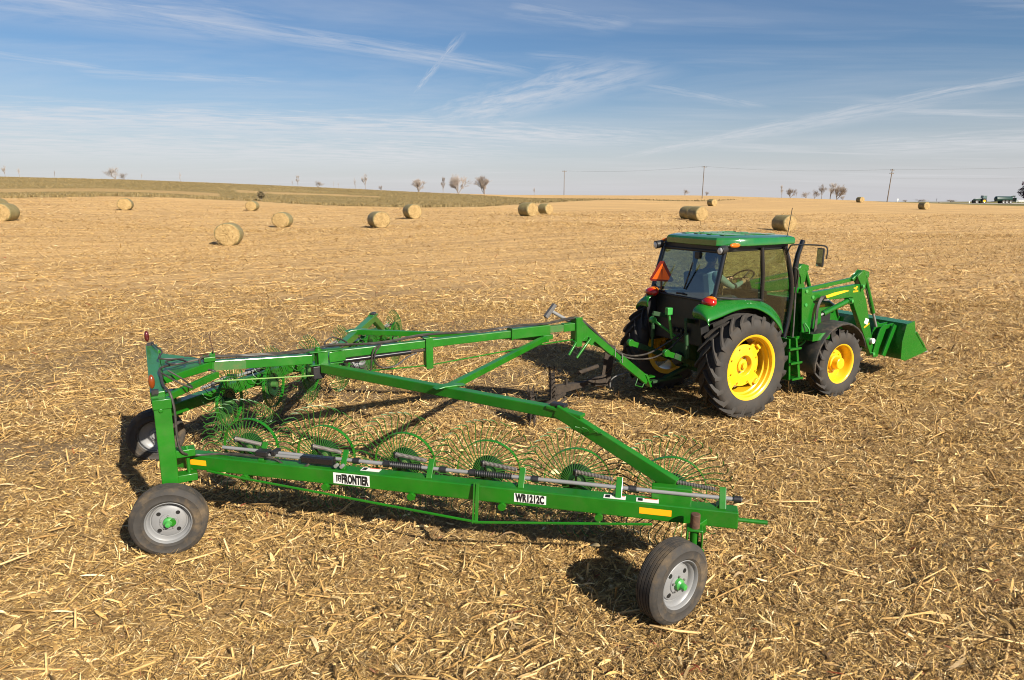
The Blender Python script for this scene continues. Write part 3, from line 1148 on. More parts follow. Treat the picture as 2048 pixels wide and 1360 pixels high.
for q in ((6.30, 1.05), (6.44, 0.94)):
    mb = MB()
    mb.tube([(q[0], -0.06, q[1] - 0.09), (q[0], -0.06, q[1] + 0.05), (q[0], 0.06, q[1] + 0.05), (q[0], 0.06, q[1] - 0.09)], 0.006, 6)
    mb.build('u_bolt', M['steel'], rake, smooth=50)
mb = MB()
mb.cyl((5.60, 0.10, 1.53), (5.22, 0.10, 1.745), 0.026, 12)
mb.build('jack_tube', M['grey'], rake, smooth=40)
mb = MB()
mb.beam((5.29, 0.10, 1.835), (5.13, 0.10, 1.655), 0.07, 0.055)
mb.build('jack_foot', material('dark_grey_iron', (0.10, 0.095, 0.09), 0.6), rake, bevel=0.006)
for q in (((5.54, -0.10, 1.27), (5.42, -0.10, 1.10)), ((5.80, -0.10, 1.31), (5.56, -0.10, 1.04))):
    mb = MB()
    mb.tube([(q[0][0] + 0.02, 0.0, q[0][2] + 0.01), q[0], q[1]], 0.019, 8)
    mb.build('parking_stand', G, rake, smooth=50)
mb = MB()
mb.beam((5.70, 0.02, 1.30), (6.22, 0.02, 1.10), 0.012, 0.08)
mb.build('drilled_bar', M['green_old'], rake)

# uprights at the rear with their pivot lugs
for sg in (-1, 1):
    y = sg * 1.20
    mb = MB()
    mb.beam((0.065, y, 1.49), (0.065, y, 0.30), 0.10, 0.15, up=(1, 0, 0))
    mb.box((0.065, y, 1.46), (0.165, 0.115, 0.10))
    mb.cyl((0.05, y - 0.062, 1.40), (0.05, y + 0.062, 1.40), 0.022, 10)
    mb.build('upright', G, rake, smooth=40, bevel=0.008)
    mb = MB()
    mb.box((0.21, y * 0.97, 0.93), (0.20, 0.13, 0.075))
    mb.box((0.21, y * 0.97, 0.675), (0.20, 0.13, 0.075))
    mb.cyl((0.24, y * 0.97, 0.60), (0.24, y * 0.97, 0.985), 0.02, 8)
    mb.build('pivot_lug', G, rake, smooth=40, bevel=0.006)
    mb = MB()
    mb.cyl((0.04, y, 0.345), (0.04, sg * 1.46, 0.345), 0.035, 12)
    mb.build('spindle', G, rake, smooth=40)
    mb = MB()
    mb.mi = 1
    mb.box((0.02, sg * 1.185, 1.575), (0.06, 0.05, 0.04))
    mb.mi = 0
    mb.ball((0.0, sg * 1.20, 1.68), 0.07, 8, (0.42, 0.5, 1.0))
    o = mb.build('marker_light', [material('dark_red_lens', (0.075, 0.006, 0.006), 0.15, coat=0.5) if sg > 0 else material('dull_amber_lens', (0.17, 0.035, 0.005), 0.2, coat=0.5), M['black']], rake, smooth=60)
    o['label'] = 'dark red marker light' if sg > 0 else 'amber and red marker light'

# ---- carrying wheels
def carry_wheel(parent, loc, rz, camber=0.0, flip=1):
    """origin at wheel centre, outer face towards -y*flip"""
    f = -flip
    rim = MB()
    rim.lathe([(0.212, 0.085 * f), (0.205, 0.092 * f), (0.198, 0.085 * f), (0.192, 0.060 * f), (0.180, 0.052 * f), (0.172, 0.035 * f), (0.166, 0.020 * f), (0.158, 0.018 * f),
               (0.150, 0.032 * f), (0.120, 0.046 * f), (0.085, 0.048 * f), (0.080, 0.058 * f), (0.065, 0.060 * f), (0.001, 0.060 * f)], n=48)
    rim.lathe([(0.212, 0.085 * f), (0.195, 0.0), (0.205, -0.085 * f)], n=48)
    rim.lathe([(0.196, -0.055 * f), (0.180, -0.030 * f), (0.150, -0.006 * f), (0.090, 0.004 * f), (0.075, -0.012 * f), (0.045, -0.014 * f), (0.042, -0.045 * f), (0.001, -0.045 * f)], n=32)
    wh = rim.build('carrying_wheel', M['grey'], parent, smooth=35, loc=loc, rot=(camber, 0, rz))
    ty = MB()
    prof = [(0.205, 0.084), (0.216, 0.094), (0.226, 0.100), (0.230, 0.1035), (0.234, 0.101), (0.262, 0.106), (0.290, 0.1045), (0.294, 0.1075), (0.298, 0.1035), (0.318, 0.096), (0.330, 0.085), (0.338, 0.075)]
    g_ = [0.060, 0.032, 0.0, -0.032, -0.060]
    tread = []
    for y_ in g_:
        tread += [(0.343, y_ + 0.010), (0.343, y_ + 0.0035), (0.334, y_ + 0.0025), (0.334, y_ - 0.0025), (0.343, y_ - 0.0035), (0.343, y_ - 0.010)] if True else []
    prof += tread + [(r, -h) for r, h in reversed(prof)]
    ty.lathe(prof, n=64)
    ty.build('tyre', M['rubber_dusty'], wh, smooth=50)
    hub = MB()
    hub.lathe([(0.0495, 0.060 * f), (0.046, 0.085 * f), (0.030, 0.100 * f), (0.027, 0.125 * f), (0.022, 0.137 * f), (0.001, 0.140 * f)], n=24)
    hub.build('hub', M['green_hub'], wh, smooth=35)
    for k in range(5):
        a = 2 * PI * k / 5 + 0.3
        nb_ = MB()
        x, z = 0.066 * math.cos(a), 0.066 * math.sin(a)
        nb_.cyl((x, 0.058 * f, z), (x, 0.078 * f, z), 0.0085, 6)
        nb_.build('wheel_nut', M['steel'], wh)
    for k in range(4):
        a = 2 * PI * k / 4 + 0.75
        nb_ = MB()
        x, z = 0.118 * math.cos(a), 0.118 * math.sin(a)
        nb_.lathe([(0.0200, 0.0), (0.0190, 0.0025 * f), (0.0001, 0.0015 * f)], (x, 0.0468 * f, z), (0, 1, 0), 14)
        nb_.build('rim_hole', M['ink'], wh)
    return wh


M['green_hub'] = material('bright_green_paint', (0.035, 0.26, 0.045), 0.4, coat=0.2, dust=0.2)
carry_wheel(rake, (0.02, -1.36, 0.343), R(-9))
carry_wheel(rake, (-0.02, 1.36, 0.343), R(-8), flip=-1)
carry_wheel(rake, (3.55, -4.50, 0.343), R(7))

# ---- rake arms
for sg in (-1, 1):
    A = V(A0.x, A0.y * -sg, A0.z)
    B = V(B0.x, B0.y * -sg, B0.z)
    dr = (B - A).normalized()
    out = V(dr.y, -dr.x, 0).normalized() * (-sg if sg > 0 else 1)   # horizontal, towards the outside of the V
    if out.y * sg < 0:
        out = -out
    upv = out.cross(dr)
    if upv.z < 0:
        upv = -upv
    LEN = (B - A).length

    def at(s_, o_=0.0, u_=0.0):
        return A + dr * s_ + out * o_ + V(0, 0, 1) * u_

    mb = MB()
    mb.beam(A, B, 0.15, 0.15)
    arm = mb.build('rake_arm', G, rake, bevel=0.010)
    mb = MB()
    mb.beam(A - dr * 0.10 + V(0, 0, 0.0), A + dr * 0.02, 0.06, 0.10)
    mb.build('arm_hinge', G, rake, bevel=0.006)
    # tension rod with its lugs, clamps, springs and cylinder
    rod_u, rod_o = 0.145, -0.035
    mb = MB()
    mb.cyl(at(0.52, rod_o, rod_u), at(LEN + 0.03, rod_o, rod_u), 0.018, 10)
    mb.build('lift_rod', M['grey'], rake, smooth=40)
    hub_s = [0.56 + i * 0.868 for i in range(6)]
    for i, hs in enumerate(hub_s):
        ls = hs + 0.42
        mb = MB()
        mb.beam(at(ls, 0.03, 0.072), at(ls + 0.0, -0.075, 0.225), 0.016, 0.055, up=dr)
        mb.beam(at(ls - 0.05, -0.035, 0.078), at(ls, -0.035, 0.12), 0.09, 0.008)
        mb.build('rod_lug', G, rake, bevel=0.003)
        if i >= 1:
            mb = MB()
            mb.cyl(at(ls + 0.09, rod_o, rod_u), at(ls + 0.15, rod_o, rod_u), 0.030, 12)
            mb.build('rod_collar', M['black'], rake, smooth=40)
        # coil spring from the crank to the lug
        mb = MB()
        p, q = at(hs + 0.02, -0.16, 0.20), at(hs + 0.36, -0.085, 0.195)
        mb.cyl(p, q, 0.013, 8)
        ax = (q - p).normalized()
        a_ = ax.orthogonal().normalized()
        b_ = ax.cross(a_)
        turns = 26
        pts = [p + (q - p) * (k / (turns * 6)) + (a_ * math.cos(k * PI / 3) + b_ * math.sin(k * PI / 3)) * 0.0165 for k in range(turns * 6 + 1)]
        mb.tube(pts, 0.0045, 4, cap=False)
        mb.build('coil_spring', M['spring'], rake, smooth=60)
        # crank that carries the finger wheel
        mb = MB()
        hc = at(hs, -0.43, 0.0)
        mb.tube([at(hs + 0.26, -0.02, -0.085), at(hs + 0.26, -0.20, -0.085), at(hs + 0.20, -0.25, -0.07), at(hs + 0.02, -0.33, -0.005), hc], 0.022, 8)
        mb.cyl(at(hs + 0.26, 0.10, -0.10), at(hs + 0.26, -0.10, -0.10), 0.035, 12)
        mb.beam(at(hs + 0.26, 0.065, -0.075), at(hs + 0.26, 0.065, -0.135), 0.012, 0.06, up=dr)
        mb.build('wheel_crank', G, rake, smooth=40)
        mb = MB()
        mb.box(at(hs + 0.02, -0.17, 0.185), (0.045, 0.05, 0.05))
        mb.cyl(at(hs + 0.02, -0.18, 0.17), at(hs + 0.0, -0.36, 0.02), 0.012, 8)
        mb.build('spring_anchor', M['black'], rake, bevel=0.006)
    for (s0, s1) in ((2.30, 2.64), (3.14, 3.50)) if sg < 0 else ((2.30, 2.64),):
        mb = MB()
        p, q = at(s0, rod_o, rod_u), at(s1, rod_o, rod_u)
        turns = 17
        ax = (q - p).normalized()
        a_ = ax.orthogonal().normalized()
        b_ = ax.cross(a_)
        mb.tube([p + (q - p) * (k / (turns * 8)) + (a_ * math.cos(k * PI / 4) + b_ * math.sin(k * PI / 4)) * 0.027 for k in range(turns * 8 + 1)], 0.0065, 5, cap=False)
        mb.cyl(p - ax * 0.05, p, 0.033, 12)
        mb.build('compression_spring', M['black'], rake, smooth=60)
    mb = MB()
    mb.beam(at(1.42, 0.01, 0.135), at(1.76, 0.01, 0.135), 0.075, 0.075)
    mb.build('lift_cylinder', M['black_gloss'], rake, bevel=0.012)
    mb = MB()
    mb.cyl(at(0.98, 0.01, 0.135), at(1.42, 0.01, 0.135), 0.017, 10)
    mb.build('cylinder_rod', M['steel'], rake, smooth=40)
    mb = MB()
    mb.box(at(1.00, 0.0, 0.15), (0.13, 0.10, 0.055), Matrix.Rotation(math.atan2(dr.y, dr.x), 3, 'Z'))
    mb.box(at(1.12, -0.02, 0.16), (0.05, 0.11, 0.05), Matrix.Rotation(math.atan2(dr.y, dr.x), 3, 'Z'))
    mb.build('cylinder_clamp', M['black'], rake, bevel=0.010)
    mb = MB()
    mb.cyl(at(1.80, 0.03, 0.115), at(1.80, 0.075, 0.115), 0.018, 8)
    mb.cyl(at(1.86, 0.03, 0.115), at(1.86, 0.075, 0.115), 0.018, 8)
    mb.build('cylinder_pin', M['steel'], rake, smooth=40)
    mb = MB()
    mb.cyl(at(LEN, 0.0, -0.02), at(LEN + 0.24, 0.0, -0.02), 0.019, 8)
    mb.build('end_rod', M['green'], rake, smooth=40)
    # truss rod under the outer face
    mb = MB()
    mb.tube([at(0.42, 0.10, -0.06), at(0.75, 0.115, -0.085), at(3.22, 0.15, -0.245), at(4.75, 0.10, -0.10)], 0.012, 6)
    mb.build('arm_truss_rod', G, rake, smooth=50)
    mb = MB()
    mb.beam(at(3.20, 0.085, 0.10), at(3.20, 0.15, -0.26), 0.012, 0.032, up=dr)
    mb.beam(at(3.17, 0.085, 0.10), at(3.17, 0.15, -0.26), 0.03, 0.012, up=dr)
    mb.build('truss_strut', G, rake, bevel=0.003)
    # stickers on the outer face
    fs_ = 0.077

    def sticker(name, s_, u_, wx, wy, mat_, top=False, label=None):
        k = MB()
        if top:
            plate(k, at(s_, u_, fs_), dr if sg < 0 else -dr, (0, 0, 1), wx, wy)
        else:
            plate(k, at(s_, fs_, u_), dr if sg < 0 else -dr, out, wx, wy)
        o = k.build(name, mat_, arm)
        if label:
            o['label'] = label
        return o
    sticker('reflector', 0.28, 0.005, 0.23, 0.055, M['amber'], label='amber reflector strip')
    sticker('reflector', 4.77, 0.005, 0.27, 0.055, M['amber'], label='amber reflector strip')
    if sg < 0:
        xd = dr
        m1 = face_matrix(at(1.96, fs_ + 0.0026, 0.0), xd, out)
        sticker('name_sticker', 1.96, 0.0, 0.37, 0.108, M['white'])
        k = MB()
        plate(k, at(1.96, fs_ + 0.0015, 0.0), dr, out, 0.36, 0.098)
        text_part('brand_lettering', 'FRONTIER', 0.118, M['ink'], arm, m1 @ Matrix.Translation((0.036, -0.004, 0)), 0.47, 0.048)
        k = MB()
        for (x0, y0, w_, h_) in ((-0.148, 0.0, 0.008, 0.07), (-0.128, 0.031, 0.045, 0.008), (-0.132, 0.0, 0.010, 0.045), (-0.122, 0.018, 0.028, 0.008), (-0.124, -0.002, 0.022, 0.008), (-0.108, 0.008, 0.008, 0.05), (-0.116, -0.026, 0.02, 0.008)):
            plate(k, m1 @ V(x0, y0, 0), dr, out, w_, h_, 0.003)
        k.build('brand_mark', M['ink'], arm)
        m2 = face_matrix(at(3.68, fs_ + 0.0026, 0.0), xd, out)
        sticker('model_sticker', 3.68, 0.0, 0.29, 0.082, M['white'])
        text_part('model_lettering', 'WR1212C', 0.098, M['ink'], arm, m2 @ Matrix.Translation((0, -0.002, 0)), 0.58, 0.048)
        for s_ in (4.42, 4.70, 2.12):
            sticker('warning_sticker', s_, 0.02 if s_ > 4 else -0.02, 0.19, 0.075, M['white'], True)
            k = MB()
            plate(k, at(s_ - 0.06, 0.02 if s_ > 4 else -0.02, fs_ + 0.0025), dr, (0, 0, 1), 0.04, 0.05)
            k.build('warning_picture', M['ink'], arm)
            k = MB()
            plate(k, at(s_ + 0.03, -0.008 if s_ > 4 else -0.048, fs_ + 0.0025), dr, (0, 0, 1), 0.11, 0.012)
            k.build('warning_heading', M['redink'], arm)

# castor bracket in front of the near arm, and its twin on the far side
for sg in (-1, 1):
    c_ = V(3.83, sg * 4.43, 0)
    mb = MB()
    mb.cyl((c_.x, c_.y, 0.70), (c_.x, c_.y, 0.83), 0.040, 16)
    mb.build('castor_cap', M['rust'], rake, smooth=40, bevel=0.006)
    mb = MB()
    rt = Matrix.Rotation(sg * R(41.6), 3, 'Z')
    mb.box((c_.x, c_.y, 0.70), (0.13, 0.11, 0.02), rt)
    mb.box((c_.x, c_.y, 0.55), (0.13, 0.11, 0.02), rt)
    mb.box(V(c_.x, c_.y, 0.625) + rt @ V(-0.06, 0, 0), (0.014, 0.11, 0.15), rt)
    mb.box(V(c_.x, c_.y, 0.625) + rt @ V(0.06, 0, 0), (0.014, 0.11, 0.15), rt)
    mb.cyl((c_.x, c_.y, 0.44), (c_.x, c_.y, 0.70), 0.036, 14)
    mb.beam(c_ + V(0.03, -sg * 0.02, 0.70), V(4.10, sg * 4.36, 0.72), 0.05, 0.05)
    mb.build('castor_bracket', G, rake, smooth=40, bevel=0.006)
    mb = MB()
    mb.box((c_.x, c_.y, 0.465), (0.13, 0.12, 0.10), Matrix.Rotation(R(10) * -sg, 3, 'Z'))
    mb.beam((c_.x - 0.02, c_.y + 0.0, 0.48), (3.66, sg * 4.30, 0.50), 0.09, 0.17, h2=0.10)
    mb.beam((3.70, sg * 4.33, 0.52), (3.56, sg * 4.32, 0.343), 0.03, 0.12)
    mb.cyl((3.55, sg * 4.30, 0.343), (3.55, sg * 4.50, 0.343), 0.03, 10)
    mb.build('castor_fork', G, rake, bevel=0.006)
carry_wheel(rake, (3.55, 4.50, 0.343), R(-5), flip=-1)

# ---- finger wheels
def finger_wheel_parts():
    ring = MB()
    ring.lathe([(0.312, -0.020), (0.318, -0.020), (0.318, 0.020), (0.312, 0.020)], n=56, closed=True)
    disc = MB()
    disc.lathe([(0.040, -0.035), (0.085, -0.030), (0.100, -0.026), (0.162, -0.004), (0.162, 0.002), (0.098, -0.016), (0.083, -0.022), (0.040, -0.026)], n=40, closed=True)
    for k in range(20):
        a = 2 * PI * k / 20
        disc.cyl((0.120 * math.cos(a), -0.034, 0.120 * math.sin(a)), (0.120 * math.cos(a), 0.0, 0.120 * math.sin(a)), 0.008, 6)
    hubm = MB()
    hubm.cyl((0, -0.055, 0), (0, 0.05, 0), 0.042, 16)
    tn = MB()
    NT_ = 40
    for k in range(NT_):
        a0 = 2 * PI * k / NT_
        pts = []
        jit = random.uniform(-0.02, 0.02)
        for (r, da, y) in ((0.085, 0.45, -0.042), (0.16, 0.22, -0.022), (0.24, 0.08, -0.004), (0.312, 0.0, 0.010), (0.37, -0.035, 0.016), (0.43, -0.09, 0.022), (0.475, -0.135, 0.012),
                           (0.505, -0.14, -0.012), (0.535, -0.09, -0.045), (0.550, -0.02, -0.065)):
            a = a0 + da + jit * (r > 0.35)
            pts.append((r * math.cos(a), y, r * math.sin(a)))
        tn.tube(pts, 0.0052, 4, cap=False)
    return ring, disc, hubm, tn


ring, disc, hubm, tn = finger_wheel_parts()
fw = disc.build('finger_wheel', M['disc_green'], rake, smooth=35)
o_ = ring.build('wheel_ring', M['green'], fw, smooth=35)
o_ = hubm.build('wheel_hub', M['green_old'], fw, smooth=35)
o_ = tn.build('wheel_tines', M['tine'], fw, smooth=70)
o_['kind'] = 'stuff'
first = True
for sg in (-1, 1):
    A = V(A0.x, A0.y * -sg, A0.z)
    dr = V(ADIR.x, ADIR.y * -sg, ADIR.z)
    inn = V(-dr.y, dr.x, 0).normalized()
    if inn.y * sg > 0:
        inn = -inn
    for i in range(6):
        hs = 0.56 + i * 0.868
        p = A + dr * hs + inn * 0.44 + V(0, 0, 0.0)
        o = fw if first else copy_tree(fw, rake)
        first = False
        o.location = p
        yaw = math.atan2(dr.y, dr.x) + (R(1) if sg < 0 else R(14))
        spin = random.uniform(0, 0.3)
        e = (Matrix.Rotation(yaw, 4, 'Z') @ (Matrix.Rotation(PI, 4, 'Z') if sg > 0 else Matrix.Identity(4)) @ Matrix.Rotation(spin, 4, 'Y')).to_euler()
        o.rotation_euler = e

# ---- hoses and cables
def hose(pts, r=0.012, n=6, mat_='hose', name='hose', sub=6):
    k = MB()
    k.tube(spline(pts, sub), r, n)
    return k.build(name, M[mat_], rake, smooth=60)


hose([(0.62, 0.03, 1.60), (1.0, 0.02, 1.575), (1.7, 0.03, 1.55), (2.0, 0.06, 1.58), (2.6, 0.0, 1.555), (3.2, 0.03, 1.60), (4.0, 0.02, 1.575), (4.6, 0.0, 1.60), (5.1, 0.02, 1.585), (5.55, 0.02, 1.63), (5.75, 0.0, 1.55), (6.3, 0.02, 1.10), (6.62, 0.04, 0.93), (7.0, 0.02, 0.92), (7.35, -0.05, 1.08), (7.65, -0.1, 1.25)], 0.015)
hose([(0.62, -0.02, 1.60), (1.0, -0.02, 1.57), (1.7, 0.0, 1.545), (2.0, -0.02, 1.60), (2.6, -0.03, 1.555), (3.2, -0.02, 1.60), (4.0, -0.02, 1.575), (4.6, -0.03, 1.60), (5.1, -0.02, 1.585), (5.55, -0.02, 1.62), (5.75, -0.03, 1.52), (6.3, -0.02, 1.08), (6.6, 0.0, 0.90), (7.0, -0.06, 0.86), (7.3, -0.12, 0.98), (7.60, -0.16, 1.22)], 0.013)
hose([(2.62, -0.03, 1.54), (2.50, -0.07, 1.50), (2.46, -0.08, 1.36), (2.44, -0.07, 1.22), (2.32, -0.06, 1.17), (2.18, -0.06, 1.25), (2.06, -0.04, 1.34)], 0.011)
hose([(2.62, -0.03, 1.55), (2.52, -0.075, 1.46), (2.50, -0.08, 1.34), (2.60, -0.07, 1.25), (2.78, -0.06, 1.25), (2.95, -0.05, 1.34), (3.08, -0.04, 1.38)], 0.011)
hose([(0.60, -0.02, 1.62), (0.50, -0.06, 1.60), (0.52, -0.08, 1.50), (0.62, -0.10, 1.46), (0.66, -0.09, 1.42)], 0.013)
hose([(0.60, 0.0, 1.60), (0.30, -0.10, 1.58), (0.10, -0.30, 1.60), (0.09, -0.70, 1.59), (0.10, -1.05, 1.585), (0.14, -1.20, 1.56), (0.165, -1.24, 1.40), (0.165, -1.25, 1.10), (0.20, -1.25, 0.95), (0.33, -1.17, 0.875), (0.55, -1.25, 0.875), (0.80, -1.52, 0.90), (0.98, -1.66, 0.88), (1.08, -1.80, 0.82), (1.22, -1.92, 0.85), (1.28, -1.90, 0.92)], 0.013)
hose([(0.34, 0.20, 1.57), (0.16, 0.0, 1.60), (0.22, -0.28, 1.62), (0.36, -0.20, 1.61), (0.28, 0.05, 1.60), (0.10, 0.10, 1.62), (0.14, 0.55, 1.60), (0.08, 0.95, 1.60), (0.05, 1.20, 1.60)], 0.010)
hose([(0.10, -0.55, 1.60), (0.24, -0.70, 1.52), (0.36, -0.76, 1.46), (0.30, -0.55, 1.50), (0.16, -0.45, 1.60)], 0.010)
hose([(0.36, 0.25, 1.585), (0.5, 0.16, 1.60), (0.60, 0.04, 1.63)], 0.010, mat_='rust')
hose([(1.9, 0.4, 1.40), (1.75, 0.7, 1.42), (1.4, 1.3, 1.20), (1.2, 2.0, 1.0), (1.25, 2.1, 0.95)], 0.013)
hose([(2.1, 0.3, 1.45), (2.3, 0.45, 1.50), (2.15, 0.62, 1.56), (2.05, 0.5, 1.48), (2.6, 0.2, 1.52), (3.2, 0.05, 1.58)], 0.012)

# ---- muddy centre kicker that hangs under the tongue
def kicker_wheel(p, rz, r):
    k = MB()
    k.lathe([(0.04, -0.02), (r * 0.86, -0.035), (r, -0.03), (r, 0.03), (r * 0.86, 0.035), (0.04, 0.02)], n=28)
    o = k.build('kicker_wheel', M['mud'], rake, smooth=40, loc=p, rot=(0, 0, rz))
    k = MB()
    for i in range(22):
        a = 2 * PI * i / 22
        c_, s_ = math.cos(a), math.sin(a)
        for y_ in (-0.022, 0.022):
            k.tube([(r * 0.92 * c_, y_, r * 0.92 * s_), (r * 1.2 * c_, y_ * 1.4, r * 1.2 * s_), (r * 1.48 * math.cos(a + 0.12), y_ * 2.0, r * 1.48 * math.sin(a + 0.12))], [0.012, 0.008, 0.005], 4)
    k.build('kicker_teeth', M['mud'], o)['kind'] = 'stuff'
    return o


kicker_wheel((4.95, 0.18, 0.32), R(66), 0.21)
kicker_wheel((5.74, 0.86, 0.33), R(63), 0.23)
mb = MB()
mb.beam((5.05, 0.30, 0.12), (5.95, 0.80, 0.22), 0.05, 0.06)
mb.beam((5.70, 0.78, 0.30), (6.35, 0.86, 0.30), 0.11, 0.15, h2=0.08)
mb.beam((6.25, 0.86, 0.29), (7.0, 1.04, 0.32), 0.06, 0.07)
mb.box((6.75, 0.98, 0.26), (0.22, 0.14, 0.12))
mb.tube([(5.74, 0.86, 0.33), (5.9, 0.70, 0.15), (5.4, 0.42, 0.10), (4.95, 0.18, 0.32)], 0.025, 8)
mb.build('kicker_arm', M['mud'], rake, bevel=0.006)
mb = MB()
mb.cyl((6.25, 0.86, 0.50), (6.75, 1.02, 0.52), 0.035, 10)
mb.build('kicker_tube', M['mud'], rake, smooth=40)
mb = MB()
mb.cyl((5.95, 0.76, 0.33), (5.95, 0.76, 0.46), 0.022, 8)
mb.build('kicker_pin', M['mud'], rake, smooth=40)
mb = MB()
mb.beam((6.92, 1.02, 0.15), (7.05, 1.06, 0.85), 0.02, 0.20, up=(1, 0, 0))
mb.build('kicker_plate', M['mud'], rake, bevel=0.004)
hose([(6.45, 0.0, 0.86), (6.75, 0.6, 0.60), (6.85, 0.9, 0.42)], 0.008, name='chain', mat_='mud')
hose([(7.0, 0.98, 0.12), (7.02, 0.95, 0.28), (7.2, 0.92, 0.35), (7.4, 0.95, 0.36), (7.5, 0.98, 0.44)], 0.011, mat_='steel')

# ------------------------------------------------------------------ tractor
TH = R(29.27)
TLOC = (3.133, 11.10, 0.0)
tr = empty('tractor', TLOC, TH)
tag(tr, 'green cab tractor with yellow rims and a front loader, pulling the rake', 'tractor')
GS = M['green_shiny']


def ag_wheel(name, parent, loc, side, Rr, wd, rim, disc_in, nl, kind):
    """side -1: right hand wheel, outer face towards -y"""
    f = side
    hw = wd / 2
    rm = MB()
    fl = hw * 0.86
    if kind == 'rear':
        prof = [(rim, fl), (rim + 0.012, fl + 0.008), (rim - 0.008, fl + 0.004), (rim - 0.030, fl - 0.012), (rim - 0.036, fl - 0.06), (rim - 0.052, fl - 0.072),
                (rim - 0.055, fl - 0.135), (rim - 0.075, fl - 0.15), (rim - 0.078, -fl), (rim, -fl)]
    else:
        prof = [(rim, fl), (rim + 0.010, fl + 0.006), (rim - 0.006, fl + 0.003), (rim - 0.020, fl - 0.010), (rim - 0.030, fl - 0.05), (rim - 0.040, fl - 0.17), (rim - 0.045, -fl), (rim, -fl)]
    rm.lathe([(r, h * f) for r, h in prof], n=72)
    wh = rm.build(name, M['yellow'], parent, smooth=35, loc=loc)
    dm = MB()
    dd = fl - disc_in
    if kind == 'rear':
        dm.lathe([(r, h * f) for r, h in [(0.325, dd - 0.03), (0.335, dd - 0.01), (0.330, dd + 0.005), (0.24, dd + 0.025), (0.165, dd + 0.035), (0.155, dd + 0.02), (0.150, dd - 0.06), (0.10, dd - 0.065)]], n=48)
        for k in range(4):
            a = R(45) + k * PI / 2
            rot = Matrix.Rotation(-a, 3, 'Y')
            dm.box(rot @ V(0.365, (dd - 0.01) * f, 0), (0.13, 0.03, 0.20), rot)
            dm.box(rot @ V(0.40, (dd + 0.02) * f, 0.0), (0.05, 0.06, 0.10), rot)
        dm.build('wheel_disc', M['yellow'], wh, smooth=35, bevel=0.004)
        hb = MB()
        hb.lathe([(r, h * f) for r, h in [(0.150, dd - 0.062), (0.105, dd - 0.06), (0.095, dd + 0.0), (0.05, dd + 0.012), (0.045, dd + 0.05), (0.001, dd + 0.052)]], n=32)
        hb.build('hub', M['yellow'], wh, smooth=35)
        for k in range(8):
            a = 2 * PI * k / 8
            nb_ = MB()
            x, z = 0.122 * math.cos(a), 0.122 * math.sin(a)
            nb_.cyl((x, (dd - 0.062) * f, z), (x, (dd - 0.03) * f, z), 0.013, 6)
            nb_.build('wheel_nut', M['steel'], wh)
        for k in range(8):
            a = 2 * PI * (k + 0.5) / 8
            nb_ = MB()
            x, z = 0.285 * math.cos(a), 0.285 * math.sin(a)
            nb_.cyl((x, (dd + 0.01) * f, z), (x, (dd + 0.04) * f, z), 0.012, 6)
            nb_.build('disc_bolt', M['yellow'], wh)
    else:
        dm.lathe([(r, h * f) for r, h in [(0.30, dd - 0.02), (0.295, dd), (0.22, dd + 0.02), (0.12, dd + 0.03), (0.001, dd + 0.03)]], n=48)
        dm.build('wheel_disc', M['yellow'], wh, smooth=35)
        hb = MB()
        hb.lathe([(r, h * f) for r, h in [(0.135, dd + 0.02), (0.13, dd + 0.07), (0.105, dd + 0.08), (0.10, dd + 0.17), (0.088, dd + 0.18), (0.001, dd + 0.18)]], n=36)
        hb.build('hub', M['yellow'], wh, smooth=35)
        for k in range(8):
            a = 2 * PI * k / 8
            nb_ = MB()
            x, z = 0.175 * math.cos(a), 0.175 * math.sin(a)
            nb_.cyl((x, (dd + 0.02) * f, z), (x, (dd + 0.05) * f, z), 0.012, 6)
            nb_.build('wheel_nut', M['yellow'], wh)
    ty = MB()
    rb = Rr * 0.925
    half = [(rim - 0.005, hw * 0.84), (rim + 0.020, hw * 0.90), (rim + 0.05, hw * 0.965), (rim + (rb - rim) * 0.5, hw * 1.03), (rim + (rb - rim) * 0.78, hw * 1.0), (rb - 0.02, hw * 0.93), (rb, hw * 0.80), (rb + 0.004, hw * 0.4), (rb + 0.006, 0)]
    ty.lathe(half + [(r, -h) for r, h in reversed(half[:-1])], n=80)
    sweep = 0.42 if kind == 'rear' else 0.40
    lt = 0.029 if kind == 'rear' else 0.023
    for sgn in (-1, 1):
        for k in range(nl):
            p0 = 2 * PI * (k + (0.5 if sgn > 0 else 0)) / nl
            rowp = []
            for u_, rt, drop in ((-0.06, 0.0, 0), (0.2, 0.0, 0), (0.45, -0.002, 0), (0.7, -0.005, 0), (0.9, -0.012, 0), (1.0, -0.022, 0), (1.035, -0.085, 1)):
                y_ = sgn * min(max(u_, -0.06), 1.035) * hw * 0.995
                ph = p0 + sweep * (max(u_, 0) ** 0.85)
                ht = (lt * (1.0 + 0.35 * u_)) / Rr
                rtop = Rr + rt
                rbot = (rb - 0.02) if not drop else rb - 0.10
                rowp.append([(rbot, ph - ht), (rtop, ph - ht * 0.62), (rtop, ph + ht * 0.62), (rbot, ph + ht)])
                rowp[-1] = [V(r * math.cos(a), y_ if i in (1, 2) else y_ * 0.985, r * math.sin(a)) for i, (r, a) in enumerate(rowp[-1])]
            vs = [q for rw in rowp for q in rw]
            fs = []
            for i in range(len(rowp) - 1):
                for j in range(3):
                    fs.append((i * 4 + j, i * 4 + j + 1, i * 4 + 5 + j, i * 4 + 4 + j))
            e_ = (len(rowp) - 1) * 4
            fs += [(0, 1, 2, 3), (e_ + 3, e_ + 2, e_ + 1, e_)]
            ty.add(vs, fs)
    ty.build('tyre', M['rubber'], wh, smooth=32)
    return wh


